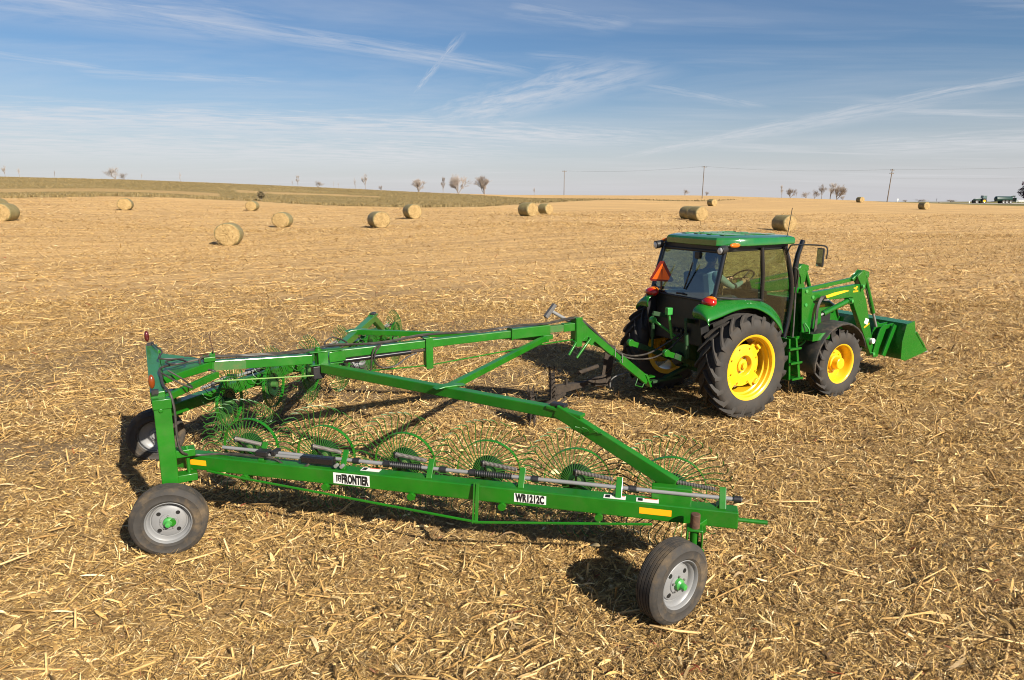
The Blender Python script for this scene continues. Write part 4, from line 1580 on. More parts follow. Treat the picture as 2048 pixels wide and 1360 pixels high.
for s_ in (-1, 1):
    ag_wheel('rear_wheel', tr, (0, s_ * 0.905, 0.81), s_, 0.81, 0.44, 0.505, 0.17, 20, 'rear')
    ag_wheel('front_wheel', tr, (2.25, s_ * 0.895, 0.585), s_, 0.585, 0.32, 0.335, 0.17, 18, 'front')

# chassis, engine, axles
mb = MB()
mb.box((0.0, 0, 0.82), (0.50, 0.62, 0.50))
mb.beam((0, -0.72, 0.81), (0, 0.72, 0.81), 0.24, 0.24)
mb.box((0.75, 0, 0.85), (1.2, 0.48, 0.42))
mb.box((-0.34, 0, 0.95), (0.20, 0.40, 0.55))
mb.build('rear_axle_housing', M['shaded_green'], tr, bevel=0.02)
mb = MB()
mb.box((2.10, 0, 0.90), (1.6, 0.46, 0.42))
mb.box((1.95, 0, 1.22), (1.2, 0.52, 0.34))
mb.build('engine', M['black'], tr, bevel=0.03)
mb = MB()
mb.beam((2.25, -0.72, 0.585), (2.25, 0.72, 0.585), 0.17, 0.17)
mb.ball((2.25, 0, 0.585), 0.19, 8)
mb.box((2.25, -0.68, 0.585), (0.22, 0.12, 0.26))
mb.box((2.25, 0.68, 0.585), (0.22, 0.12, 0.26))
mb.build('front_axle', GS, tr, smooth=40, bevel=0.02)
mb = MB()
mb.box((1.6, 0.38, 0.78), (0.7, 0.26, 0.36))
mb.build('fuel_tank', M['black'], tr, bevel=0.05)
# hood
mb = MB()
prof = [(1.22, 1.70), (2.2, 1.66), (2.75, 1.58), (2.98, 1.46), (3.05, 1.25), (3.05, 0.98), (1.22, 1.10)]
n_ = len(prof)
vs = []
for yy_, zz_ in ((-0.37, -0.05), (-0.30, 0.0), (0.30, 0.0), (0.37, -0.05)):
    vs += [V(x, yy_, z + (zz_ if i < 4 else 0)) for i, (x, z) in enumerate(prof)]
fs = [tuple(range(n_)), tuple(range(4 * n_ - 1, 3 * n_ - 1, -1))]
for k in range(3):
    fs += [(k * n_ + i, k * n_ + (i + 1) % n_, (k + 1) * n_ + (i + 1) % n_, (k + 1) * n_ + i) for i in range(n_)]
mb.add(vs, fs)
mb.build('hood', GS, tr, bevel=0.03)
mb = MB()
mb.box((1.95, -0.374, 1.47), (1.3, 0.006, 0.045))
mb.box((1.95, 0.374, 1.47), (1.3, 0.006, 0.045))
mb.build('hood_stripe', M['yellow'], tr)
mb = MB()
mb.box((2.4, -0.374, 1.28), (0.75, 0.006, 0.20))
mb.box((2.4, 0.374, 1.28), (0.75, 0.006, 0.20))
mb.box((3.054, 0, 1.16), (0.006, 0.5, 0.32))
mb.build('grille', M['black'], tr)

# rear fenders with tail lights
FX = [-0.77, -0.80, -0.79, -0.70, -0.52, -0.28, 0.06, 0.42, 0.70, 0.88, 1.00]
FI = [1.56, 1.62, 1.72, 1.785, 1.815, 1.83, 1.82, 1.785, 1.71, 1.60, 1.48]
FO = [1.53, 1.56, 1.605, 1.625, 1.655, 1.725, 1.765, 1.70, 1.56, 1.39, 1.24]
for s_ in (-1, 1):
    mb = MB()
    vs, cols = [], [(0.58, 0, 0), (0.70, 0, 0.01), (0.80, 0.35, 0.02), (0.87, 0.75, 0.012), (0.915, 1.0, 0.0), (0.925, 1.0, -0.045)]
    for x, zi, zo in zip(FX, FI, FO):
        for yy_, k, dz in cols:
            vs.append(V(x - 0.10 * k * (x > 0.1) + (0.06 if s_ > 0 and x < 0 else 0), s_ * yy_ * (0.87 if s_ > 0 else 1.0), zi * (1 - k) + zo * k + dz))
    m_ = len(cols)
    fs = [(i * m_ + j, i * m_ + j + 1, (i + 1) * m_ + j + 1, (i + 1) * m_ + j) for i in range(len(FX) - 1) for j in range(m_ - 1)]
    mb.add(vs, fs)
    fe = mb.build('rear_fender', GS, tr, smooth=60)
    sm_ = fe.modifiers.new('solid', 'SOLIDIFY')
    sm_.thickness = 0.025
    sm_.offset = -1
    ss_ = fe.modifiers.new('sub', 'SUBSURF')
    ss_.levels = ss_.render_levels = 2
    mb = MB()
    yl_ = s_ * (0.70 if s_ < 0 else 0.60)
    mb.ball((-0.57, yl_, 1.815), 0.125, 10, (0.80, 1.05, 0.60))
    mb.ball((-0.54, yl_, 1.856), 0.088, 10, (0.95, 1.1, 0.55))
    k = len(mb.f) // 2
    mb.m = [0] * k + [1] * k
    mb.build('tail_light', [M['lens_red'], M['lens_amber']], tr, smooth=60)
    mb = MB()                                                   # inner fender wall, black
    pts = [(x, z) for x, z in zip(FX[3:], FI[3:])] + [(1.0, 1.0), (-0.55, 1.0)]
    mb.prism(pts, s_ * 0.60, s_ * 0.615)
    mb.build('fender_wall', M['black'], tr)

# cab frame
def mirror_tubes(name, pts, r, mat_, n=8):
    for s_ in (-1, 1):
        k = MB()
        k.tube([(x, s_ * y, z) for x, y, z in pts], r, n)
        k.build(name, mat_, tr, smooth=50)


BG = M['black_gloss']
mirror_tubes('rear_post', [(-0.47, 0.70, 1.84), (-0.38, 0.69, 2.2), (-0.27, 0.67, 2.60)], 0.040, BG)
mirror_tubes('door_post', [(0.51, 0.755, 1.78), (0.50, 0.75, 2.2), (0.47, 0.72, 2.60)], 0.035, BG)
mirror_tubes('front_post', spline([(1.00, 0.71, 2.60), (1.10, 0.74, 2.31), (1.19, 0.76, 1.90), (1.17, 0.765, 1.45), (1.08, 0.765, 1.08)]), 0.040, BG)
mb = MB()
mb.box((0.42, 0, 2.600), (1.42, 1.36, 0.10))
mb.build('roof_lining', M['black'], tr, bevel=0.02)
mb = MB()
mb.box((-0.42, 0, 1.45), (0.10, 1.18, 0.78))
mb.box((0.35, 0, 1.16), (1.5, 1.16, 0.12))
mb.box((1.16, 0, 1.45), (0.08, 1.30, 0.62))
mb.build('cab_floor', M['black'], tr, bevel=0.02)
mirror_tubes('window_sill', [(-0.45, 0.71, 1.88), (-0.19, 0.745, 1.845), (0.20, 0.755, 1.80), (0.50, 0.755, 1.775)], 0.022, M['black'])
mb = MB()
mb.tube([(-0.455, -0.68, 1.93), (-0.47, -0.50, 1.80), (-0.47, 0.50, 1.80), (-0.455, 0.68, 1.93)], 0.022, 8)
mb.tube([(-0.28, -0.66, 2.55), (-0.28, 0.66, 2.55)], 0.03, 8)
mb.build('rear_window_frame', M['black'], tr, smooth=50)
for s_ in (-1, 1):
    mb = MB()
    mb.prism([(-0.45, 1.88), (-0.27, 2.56), (0.45, 2.56), (0.48, 1.80), (0.2, 1.815), (-0.19, 1.86)], s_ * 0.738, s_ * 0.732)
    mb.build('side_window', M['glass'], tr)
    mb = MB()
    mb.prism([(0.53, 2.56), (0.97, 2.56), (1.08, 2.3), (1.165, 1.90), (1.14, 1.47), (1.06, 1.16), (0.84, 1.30), (0.66, 1.55), (0.55, 1.80)], s_ * 0.748, s_ * 0.742)
    mb.build('door_window', M['glass'], tr)
mb = MB()
q = [V(-0.29, -0.63, 2.54), V(-0.29, 0.63, 2.54), V(-0.455, 0.66, 1.95), V(-0.475, 0.50, 1.81), V(-0.475, -0.50, 1.81), V(-0.455, -0.66, 1.95)]
mb.add(q + [p + V(0.006, 0, 0) for p in q], [(0, 1, 2, 3, 4, 5), (11, 10, 9, 8, 7, 6)] + [(i, (i + 1) % 6, (i + 1) % 6 + 6, i + 6) for i in range(6)])
mb.build('rear_window', M['glass_rear'], tr)
mb = MB()
q = [V(1.02, -0.68, 2.54), V(1.02, 0.68, 2.54), V(1.20, 0.72, 1.78), V(1.20, -0.72, 1.78)]
mb.add(q + [p + V(0.006, 0, 0) for p in q], [(0, 1, 2, 3), (7, 6, 5, 4)] + [(i, (i + 1) % 4, (i + 1) % 4 + 4, i + 4) for i in range(4)])
mb.build('windscreen', M['glass'], tr)
mb = MB()
mb.tube([(-0.43, -0.05, 1.90), (-0.35, -0.12, 2.25), (-0.29, -0.16, 2.50)], 0.012, 6)
mb.beam((-0.42, -0.16, 2.36), (-0.47, -0.05, 1.93), 0.02, 0.02)
mb.box((-0.31, -0.16, 2.47), (0.06, 0.10, 0.10))
mb.build('rear_wiper', M['black'], tr)
mb = MB()
mb.tube([(-0.485, -0.10, 1.85), (-0.50, 0.0, 1.86), (-0.485, 0.10, 1.85)], 0.015, 6)
mb.build('window_latch', M['black'], tr)
# roof
out_ = [(-0.34, -0.55), (-0.02, -0.78), (0.25, -0.79), (1.16, -0.77), (1.30, -0.62), (1.34, 0), (1.30, 0.62), (1.16, 0.77), (0.25, 0.79), (-0.02, 0.78), (-0.34, 0.55), (-0.37, 0)]
lev = [(2.635, 0.985), (2.645, 1.0), (2.715, 1.0), (2.745, 0.975), (2.765, 0.90), (2.775, 0.55)]
mb = MB()
vs = []
for z, k in lev:
    for x, y in out_:
        vs.append(V(0.48 + (x - 0.48) * k, y * k, z + (0.008 if z > 2.7 else 0.0) * (1.3 - x)))
n_ = len(out_)
fs = [(i * n_ + j, i * n_ + (j + 1) % n_, (i + 1) * n_ + (j + 1) % n_, (i + 1) * n_ + j) for i in range(len(lev) - 1) for j in range(n_)]
fs += [tuple(range(n_ - 1, -1, -1)), tuple((len(lev) - 1) * n_ + j for j in range(n_))]
mb.add(vs, fs)
roof = mb.build('roof', material('glossy_green_roof', (0.010, 0.125, 0.020), 0.16, coat=1.0, var=0.05, dust=0.06), tr, smooth=35)
mb = MB()
for y_ in (-0.42, -0.14, 0.14, 0.42):
    mb.beam((-0.10, y_, 2.792), (1.05, y_, 2.782), 0.10, 0.012)
mb.build('roof_rib', roof.data.materials[0], roof, bevel=0.004)
mb = MB()
for i in range(46):
    x, y = random.uniform(-0.15, 1.15), random.uniform(-0.6, 0.6)
    mb.beam((x, y, 2.795 - 0.008 * x), (x + random.gauss(0, 0.025), y + random.gauss(0, 0.025), 2.797 - 0.008 * x), 0.008, 0.006)
mb.build('roof_chaff', M['rust'], roof)['kind'] = 'stuff'
for s_ in (-1, 1):
    mb = MB()
    mb.cyl((-0.30, s_ * 0.70, 2.60), (-0.43, s_ * 0.72, 2.585), 0.062, 18, 0.068)
    wl = mb.build('work_light', M['black'], tr, smooth=40, bevel=0.006)
    mb = MB()
    mb.lathe([(0.052, 0.0), (0.040, -0.008), (0.001, -0.012)], (-0.431, s_ * 0.72, 2.585), (1, 0, 0), 18)
    mb.build('lens', M['lens_clear'], wl, smooth=60)
    mb = MB()
    mb.ball((-0.16, s_ * 0.755, 2.655), 0.10, 8, (1.1, 0.35, 0.38))
    mb.build('corner_light', M['lens_amber'], tr, smooth=60)
mb = MB()
mb.cyl((1.10, -0.66, 2.74), (1.12, -0.70, 3.20), 0.006, 6)
mb.build('antenna', M['black'], tr)

# cab interior
mb = MB()
mb.box((0.12, 0, 1.52), (0.48, 0.50, 0.14))
mb.beam((-0.10, 0, 1.62), (-0.20, 0, 2.18), 0.46, 0.12, up=(1, 0, 0))
mb.box((0.10, 0, 1.38), (0.35, 0.34, 0.34))
mb.box((0.10, -0.34, 1.80), (0.36, 0.09, 0.06))
mb.box((0.10, 0.34, 1.80), (0.36, 0.09, 0.06))
mb.build('driver_seat', M['seat'], tr, bevel=0.03)
mb = MB()
mb.box((1.06, 0, 1.62), (0.24, 0.62, 0.42))
mb.beam((1.05, 0, 1.75), (0.92, 0, 2.02), 0.14, 0.12)
mb.box((0.35, -0.50, 1.56), (0.85, 0.20, 0.38))
mb.build('dashboard', M['black'], tr, bevel=0.03)
mb = MB()
sx_ = V(0.88, 0, 2.04)
sn = V(-0.55, 0, 0.83)
a_ = V(0, 1, 0)
b_ = sn.cross(a_)
mb.tube([sx_ + (a_ * math.cos(2 * PI * k / 28) + b_ * math.sin(2 * PI * k / 28)) * 0.195 for k in range(29)], 0.014, 8)
for k in range(3):
    an = 2 * PI * k / 3 + 0.5
    mb.tube([sx_ - sn * 0.03, sx_ + (a_ * math.cos(an) + b_ * math.sin(an)) * 0.19], 0.012, 6)
mb.build('steering_wheel', M['black'], tr, smooth=60)

# exhaust, mirrors, slow-vehicle sign
mb = MB()
mb.tube([(1.62, -0.50, 1.35), (1.60, -0.50, 1.85), (1.56, -0.50, 2.2), (1.60, -0.50, 2.42), (1.70, -0.50, 2.66)], [0.055, 0.055, 0.048, 0.042, 0.040], 14)
mb.build('exhaust_pipe', M['black_gloss'], tr, smooth=50)
for s_ in (-1, 1):
    mb = MB()
    mb.tube(spline([(1.02, s_ * 0.75, 2.47), (1.02, s_ * 0.80, 2.60), (1.06, s_ * 0.86, 2.63), (1.30, s_ * 1.15, 2.63), (1.36, s_ * 1.22, 2.58), (1.36, s_ * 1.22, 2.42)], 5), 0.012, 6)
    mb.build('mirror_arm', M['black'], tr, smooth=60)
    mb = MB()
    mb.box((1.335, s_ * 1.13, 2.44), (0.035, 0.125, 0.29))
    mr = mb.build('mirror', M['black'], tr, bevel=0.012)
    mb = MB()
    mb.box((1.314, s_ * 1.13, 2.44), (0.004, 0.105, 0.265))
    mb.build('mirror_glass', M['mirror'], mr)
c0 = V(0, 0, 0)
mb = MB()
tri = [(-0.200, 2.03), (-0.180, 2.0), (0.180, 2.0), (0.200, 2.03), (0.035, 2.335), (-0.035, 2.335)]
mb.add([c0 + V(0, y, z) for y, z in tri] + [c0 + V(0.006, y, z) for y, z in tri], [tuple(range(6)), tuple(range(11, 5, -1))] + [(i, (i + 1) % 6, (i + 1) % 6 + 6, i + 6) for i in range(6)])
sg_ = mb.build('warning_triangle', M['darkred'], tr, loc=(-0.49, 0.47, 0.0), rot=(0, 0, R(34)))
mb = MB()
tri = [(-0.155, 2.03), (0.155, 2.03), (0.0, 2.30)]
mb.add([c0 + V(-0.002, y, z) for y, z in tri], [(0, 1, 2)])
mb.build('orange_triangle', M['orange'], sg_)
mb = MB()
mb.beam((-0.47, 0.48, 1.84), (-0.49, 0.48, 2.2), 0.04, 0.012)
mb.build('sign_bracket', M['black'], tr)

# three-point hitch
HG = M['green']
for s_ in (-1, 1):
    mb = MB()
    mb.beam((-0.30, s_ * 0.30, 0.70), (-0.95, s_ * 0.42, 0.97), 0.035, 0.09)
    mb.build('lower_link', M['shaded_green'], tr, bevel=0.006)
    mb = MB()
    mb.beam((-0.97, s_ * 0.42, 0.975), (-1.10, s_ * 0.43, 1.02), 0.045, 0.085)
    mb.cyl((-1.13, s_ * 0.43 - 0.03, 1.035), (-1.13, s_ * 0.43 + 0.03, 1.035), 0.058, 16)
    mb.build('link_end', M['green'], tr, smooth=40, bevel=0.005)
    mb = MB()
    mb.beam((-0.35, s_ * 0.26, 1.42), (-0.72, s_ * 0.38, 1.50), 0.05, 0.07)
    mb.cyl((-0.72, s_ * 0.38, 1.50), (-0.68, s_ * 0.40, 0.88), 0.020, 10)
    mb.cyl((-0.70, s_ * 0.39, 1.30), (-0.69, s_ * 0.40, 1.10), 0.032, 10)
    mb.build('lift_arm', M['shaded_green'], tr, smooth=40, bevel=0.004)
mb = MB()
mb.cyl((-0.48, 0.02, 1.12), (-0.88, 0.16, 1.42), 0.020, 10)
mb.cyl((-0.90, 0.135, 1.435), (-0.90, 0.205, 1.435), 0.050, 14)
mb.build('top_link', M['green_hub'], tr, smooth=40)
mb = MB()
mb.cyl((-0.62, 0.0, 1.10), (-0.84, -0.12, 1.60), 0.022, 10)
mb.box((-0.86, -0.15, 1.62), (0.10, 0.07, 0.11))
mb.build('hand_lever', M['green_hub'], tr, smooth=40, bevel=0.006)
mb = MB()
mb.beam((-0.40, 0, 0.48), (-1.02, 0, 0.46), 0.09, 0.04)
mb.beam((-0.30, 0, 0.62), (-0.75, 0, 0.48), 0.08, 0.05)
mb.build('drawbar', M['shaded_green'], tr, bevel=0.006)
mb = MB()
for i in range(4):
    mb.cyl((-0.44, -0.18 + 0.10 * i, 1.26), (-0.52, -0.18 + 0.10 * i, 1.26), 0.026, 10)
mb.box((-0.42, -0.03, 1.27), (0.10, 0.46, 0.13))
mb.build('hydraulic_couplers', M['black'], tr, smooth=40)
mb = MB()
mb.lathe([(0.10, 0), (0.12, -0.10), (0.09, -0.14), (0.001, -0.14)], (-0.40, 0, 0.78), (1, 0, 0), 20)
mb.build('power_shaft_guard', M['black'], tr, smooth=40)

# steps and tool tray on the right, step on the left
for s_ in (-1, 1):
    mb = MB()
    mb.add([], [])
    for x0, x1 in ((0.98, 1.14),):
        mb.prism([(1.10, 1.14), (1.14, 1.14), (1.31, 0.44), (1.25, 0.44)], s_ * 0.80, s_ * 0.99)
        mb.prism([(0.94, 1.14), (0.98, 1.14), (1.06, 0.44), (1.02, 0.44)], s_ * 0.80, s_ * 0.99)
    mb.build('step_side', GS, tr, bevel=0.004)
    for z, x in ((0.98, 1.05), (0.74, 1.10), (0.47, 1.16)):
        mb = MB()
        for k in range(4):
            mb.box((x - 0.09 + 0.06 * k, s_ * 0.92, z), (0.028, 0.26, 0.018))
        mb.box((x, s_ * 0.80, z), (0.26, 0.02, 0.03))
        mb.box((x, s_ * 1.045, z), (0.27, 0.015, 0.035))
        mb.build('step', GS, tr, bevel=0.003)
mb = MB()
mb.box((1.74, -0.86, 1.05), (0.44, 0.26, 0.02))
mb.box((1.74, -0.985, 1.10), (0.44, 0.012, 0.12))
mb.box((1.53, -0.86, 1.10), (0.012, 0.26, 0.12))
mb.box((1.95, -0.86, 1.09), (0.012, 0.26, 0.10))
mb.beam((1.6, -0.75, 1.02), (1.6, -0.40, 0.85), 0.06, 0.06)
mb.build('tool_tray', GS, tr, bevel=0.004)
mb = MB()
mb.cyl((1.80, -0.90, 1.08), (1.88, -0.86, 1.12), 0.025, 10)
mb.build('tray_fitting', M['steel'], tr, smooth=40)

# front fenders
for s_ in (-1, 1):
    mb = MB()
    vs = []
    ang = [R(a) for a in range(18, 200, 13)]
    for a in ang:
        for rr_, y in ((0.70, 0.70), (0.715, 0.74), (0.715, 1.00), (0.70, 1.045), (0.675, 1.05)):
            vs.append(V(2.25 + rr_ * math.cos(a) * 0.98, s_ * y, 0.585 + rr_ * math.sin(a)))
    mb.add(vs, [(i * 5 + j, i * 5 + j + 1, i * 5 + 6 + j, i * 5 + 5 + j) for i in range(len(ang) - 1) for j in range(4)])
    fe = mb.build('front_fender', material('grey_black_plastic', (0.030, 0.029, 0.028), 0.5, dust=0.3) if s_ < 0 else M['black'], tr, smooth=60)
    so = fe.modifiers.new('solid', 'SOLIDIFY')
    so.thickness = 0.012

# ---- front loader
ARM = [(1.79, 1.79), (3.11, 1.86), (3.21, 1.76), (3.34, 1.54), (3.77, 0.48), (3.64, 0.50), (2.99, 1.48), (2.93, 1.63), (2.10, 1.63), (1.83, 1.65)]
MAST = [(1.51, 1.89), (1.77, 1.86), (1.83, 1.63), (2.06, 1.49), (2.08, 1.28), (1.95, 1.13), (1.86, 0.80), (1.58, 0.80), (1.57, 1.22), (1.54, 1.57)]
BELL = [(2.98, 2.00), (3.14, 2.11), (3.32, 2.06), (3.27, 1.95), (3.24, 1.76), (3.12, 1.72), (3.10, 1.86)]
for s_ in (-1, 1):
    mb = MB()
    mb.prism(ARM, s_ * 0.58, s_ * 0.67)
    la = mb.build('loader_arm', GS, tr, bevel=0.012)
    mb = MB()
    mb.prism(MAST, s_ * 0.50, s_ * 0.56)
    mb.prism(MAST[:6] + [(1.6, 1.13)], s_ * 0.685, s_ * 0.71)
    mb.box((1.72, s_ * 0.40, 0.88), (0.30, 0.30, 0.20))
    mb.build('loader_mast', GS, tr, bevel=0.008)
    mb = MB()
    mb.beam((1.63, s_ * 0.60, 1.83), (3.08, s_ * 0.60, 1.955), 0.05, 0.065)
    mb.build('level_link', GS, tr, bevel=0.006)
    mb = MB()
    mb.prism(BELL, s_ * 0.565, s_ * 0.578)
    mb.prism(BELL, s_ * 0.672, s_ * 0.685)
    mb.beam((2.90, s_ * 0.625, 1.94), (3.16, s_ * 0.625, 2.08), 0.07, 0.05)
    mb.cyl((3.27, s_ * 0.56, 2.00), (3.27, s_ * 0.69, 2.00), 0.045, 12)
    mb.build('bellcrank', GS, tr, smooth=40, bevel=0.005)
    mb = MB()
    mb.cyl((3.27, s_ * 0.625, 2.00), (3.64, s_ * 0.625, 1.29), 0.040, 14)
    tc_ = mb.build('tilt_cylinder', GS, tr, smooth=40)
    mb = MB()
    mb.cyl((3.64, s_ * 0.625, 1.29), (3.78, s_ * 0.625, 1.02), 0.022, 12)
    mb.build('piston', M['steel'], tc_, smooth=40)
    mb = MB()
    mb.cyl((2.84, s_ * 0.64, 1.57), (2.20, s_ * 0.64, 1.394), 0.046, 14)
    mb.box((2.87, s_ * 0.64, 1.575), (0.10, 0.11, 0.10))
    lc_ = mb.build('lift_cylinder', GS, tr, smooth=40, bevel=0.005)
    mb = MB()
    mb.cyl((2.20, s_ * 0.64, 1.394), (1.93, s_ * 0.64, 1.32), 0.024, 12)
    mb.build('piston', M['steel'], lc_, smooth=40)
    for (px_, pz_) in ((1.63, 1.83), (1.80, 1.72), (1.64, 1.60), (3.14, 1.82), (3.66, 0.53), (3.60, 0.78), (2.87, 1.575)):
        mb = MB()
        mb.cyl((px_, s_ * 0.66, pz_), (px_, s_ * 0.725, pz_), 0.030 if pz_ != 0.78 else 0.05, 14)
        mb.build('pivot_pin', M['green_hub'] if pz_ != 0.78 else M['white'], tr, smooth=40, bevel=0.004)
    mb = MB()
    QA = [(3.80, 0.98), (3.89, 1.05), (4.20, 1.06), (4.16, 1.00), (3.98, 0.96), (3.83, 0.60), (3.82, 0.46), (3.68, 0.46), (3.66, 0.58), (3.75, 0.87)]
    mb.prism(QA, s_ * 0.56, s_ * 0.58)
    mb.prism(QA, s_ * 0.68, s_ * 0.70)
    mb.beam((3.88, s_ * 0.42, 0.48), (4.14, s_ * 0.42, 1.04), 0.03, 0.10)
    mb.beam((3.88, s_ * 0.76, 0.48), (4.14, s_ * 0.76, 1.04), 0.03, 0.10)
    mb.build('bucket_bracket', GS, tr, bevel=0.005)
    # arm markings
    y_ = s_ * 0.6715
    mb = MB()
    sw = [(2.08, 1.665), (2.10, 1.70), (2.4, 1.752), (2.66, 1.772), (2.78, 1.765), (2.82, 1.755), (2.60, 1.722), (2.3, 1.68)]
    mb.prism(sw, y_, y_ + s_ * 0.002)
    mb.build('yellow_flash', M['yellow'], la)
    mb = MB()
    for x0, z0, w_, h_ in ((2.98, 1.795, 0.10, 0.018), (3.02, 1.815, 0.05, 0.016), (3.00, 1.775, 0.05, 0.014)):
        mb.box((x0, y_, z0), (w_, 0.004, h_))
    for k in range(7):
        mb.box((2.93 + k * 0.021, y_, 1.735), (0.014, 0.004, 0.030))
    mb.build('yellow_lettering', M['yellow'], la)
    mb = MB()
    rt = Matrix.Rotation(R(22), 3, 'Y')
    mb.box((3.40, y_, 1.16), (0.11, 0.003, 0.10), rt)
    mb.build('sticker', M['white'], la)
    mb = MB()
    mb.box((3.42, y_, 1.08), (0.16, 0.003, 0.025), Matrix.Rotation(R(-25), 3, 'Y'))
    mb.build('orange_band', M['amber'], la)
mb = MB()
mb.cyl((3.66, -0.60, 0.62), (3.66, 0.60, 0.62), 0.055, 14)
mb.build('loader_cross_tube', GS, tr, smooth=40)
mb = MB()
sec = [(4.45, 1.10), (4.22, 1.08), (4.13, 0.76), (4.15, 0.42), (4.30, 0.385), (4.93, 0.48)]
inn_ = [(4.93, 0.492), (4.31, 0.405), (4.175, 0.435), (4.155, 0.76), (4.24, 1.06), (4.45, 1.085)]
mb.prism(sec + inn_, -0.93, 0.93)
bu = mb.build('bucket', GS, tr, smooth=30)
for s_ in (-1, 1):
    mb = MB()
    side = [(4.20, 1.07), (4.44, 1.115), (4.50, 0.93), (4.97, 0.50), (4.84, 0.465), (4.28, 0.375), (4.14, 0.42), (4.12, 0.76)]
    mb.prism(side, s_ * 0.925, s_ * 0.945)
    mb.beam((4.52, s_ * 0.95, 0.90), (4.86, s_ * 0.95, 0.58), 0.012, 0.035)
    mb.build('bucket_side', GS, bu, bevel=0.004)
mb = MB()
mb.box((4.93, 0, 0.478), (0.10, 1.9, 0.014))
mb.build('cutting_edge', M['steel'], bu)


def those(pts, r=0.012, name='hose', mat_='hose'):
    k = MB()
    k.tube(spline(pts, 6), r, 6)
    return k.build(name, M[mat_], tr, smooth=60)


for i, o_ in enumerate((0.0, 0.025, 0.05, 0.075)):
    those([(2.10 + o_, -0.70, 1.66), (1.98 + o_, -0.74, 1.72), (1.86 + o_ * 0.6, -0.76, 1.55), (1.83 + o_ * 0.5, -0.78, 1.2), (1.80 + o_ * 0.8, -0.76, 0.85), (1.72 + o_, -0.66, 0.70), (1.55, -0.5, 0.72)], 0.0125)
mb = MB()
for o_ in range(4):
    mb.cyl((2.10 + o_ * 0.025, -0.70, 1.655), (2.18 + o_ * 0.02, -0.69, 1.64), 0.015, 8)
mb.build('hose_fittings', M['steel'], tr, smooth=40)
those([(3.20, -0.66, 1.85), (3.30, -0.69, 1.70), (3.42, -0.68, 1.45), (3.50, -0.66, 1.40)], 0.010)
those([(3.20, 0.66, 1.95), (3.36, 0.69, 1.85), (3.40, 0.68, 1.70), (3.32, 0.66, 1.6)], 0.010)
those([(1.30, -0.70, 2.25), (1.42, -0.68, 2.15), (1.50, -0.6, 1.8), (1.45, -0.65, 1.3), (1.40, -0.7, 0.9)], 0.016)
those([(1.62, -0.74, 1.30), (1.70, -0.78, 1.15), (1.60, -0.75, 0.95), (1.50, -0.6, 0.85)], 0.014, mat_='green_hub')

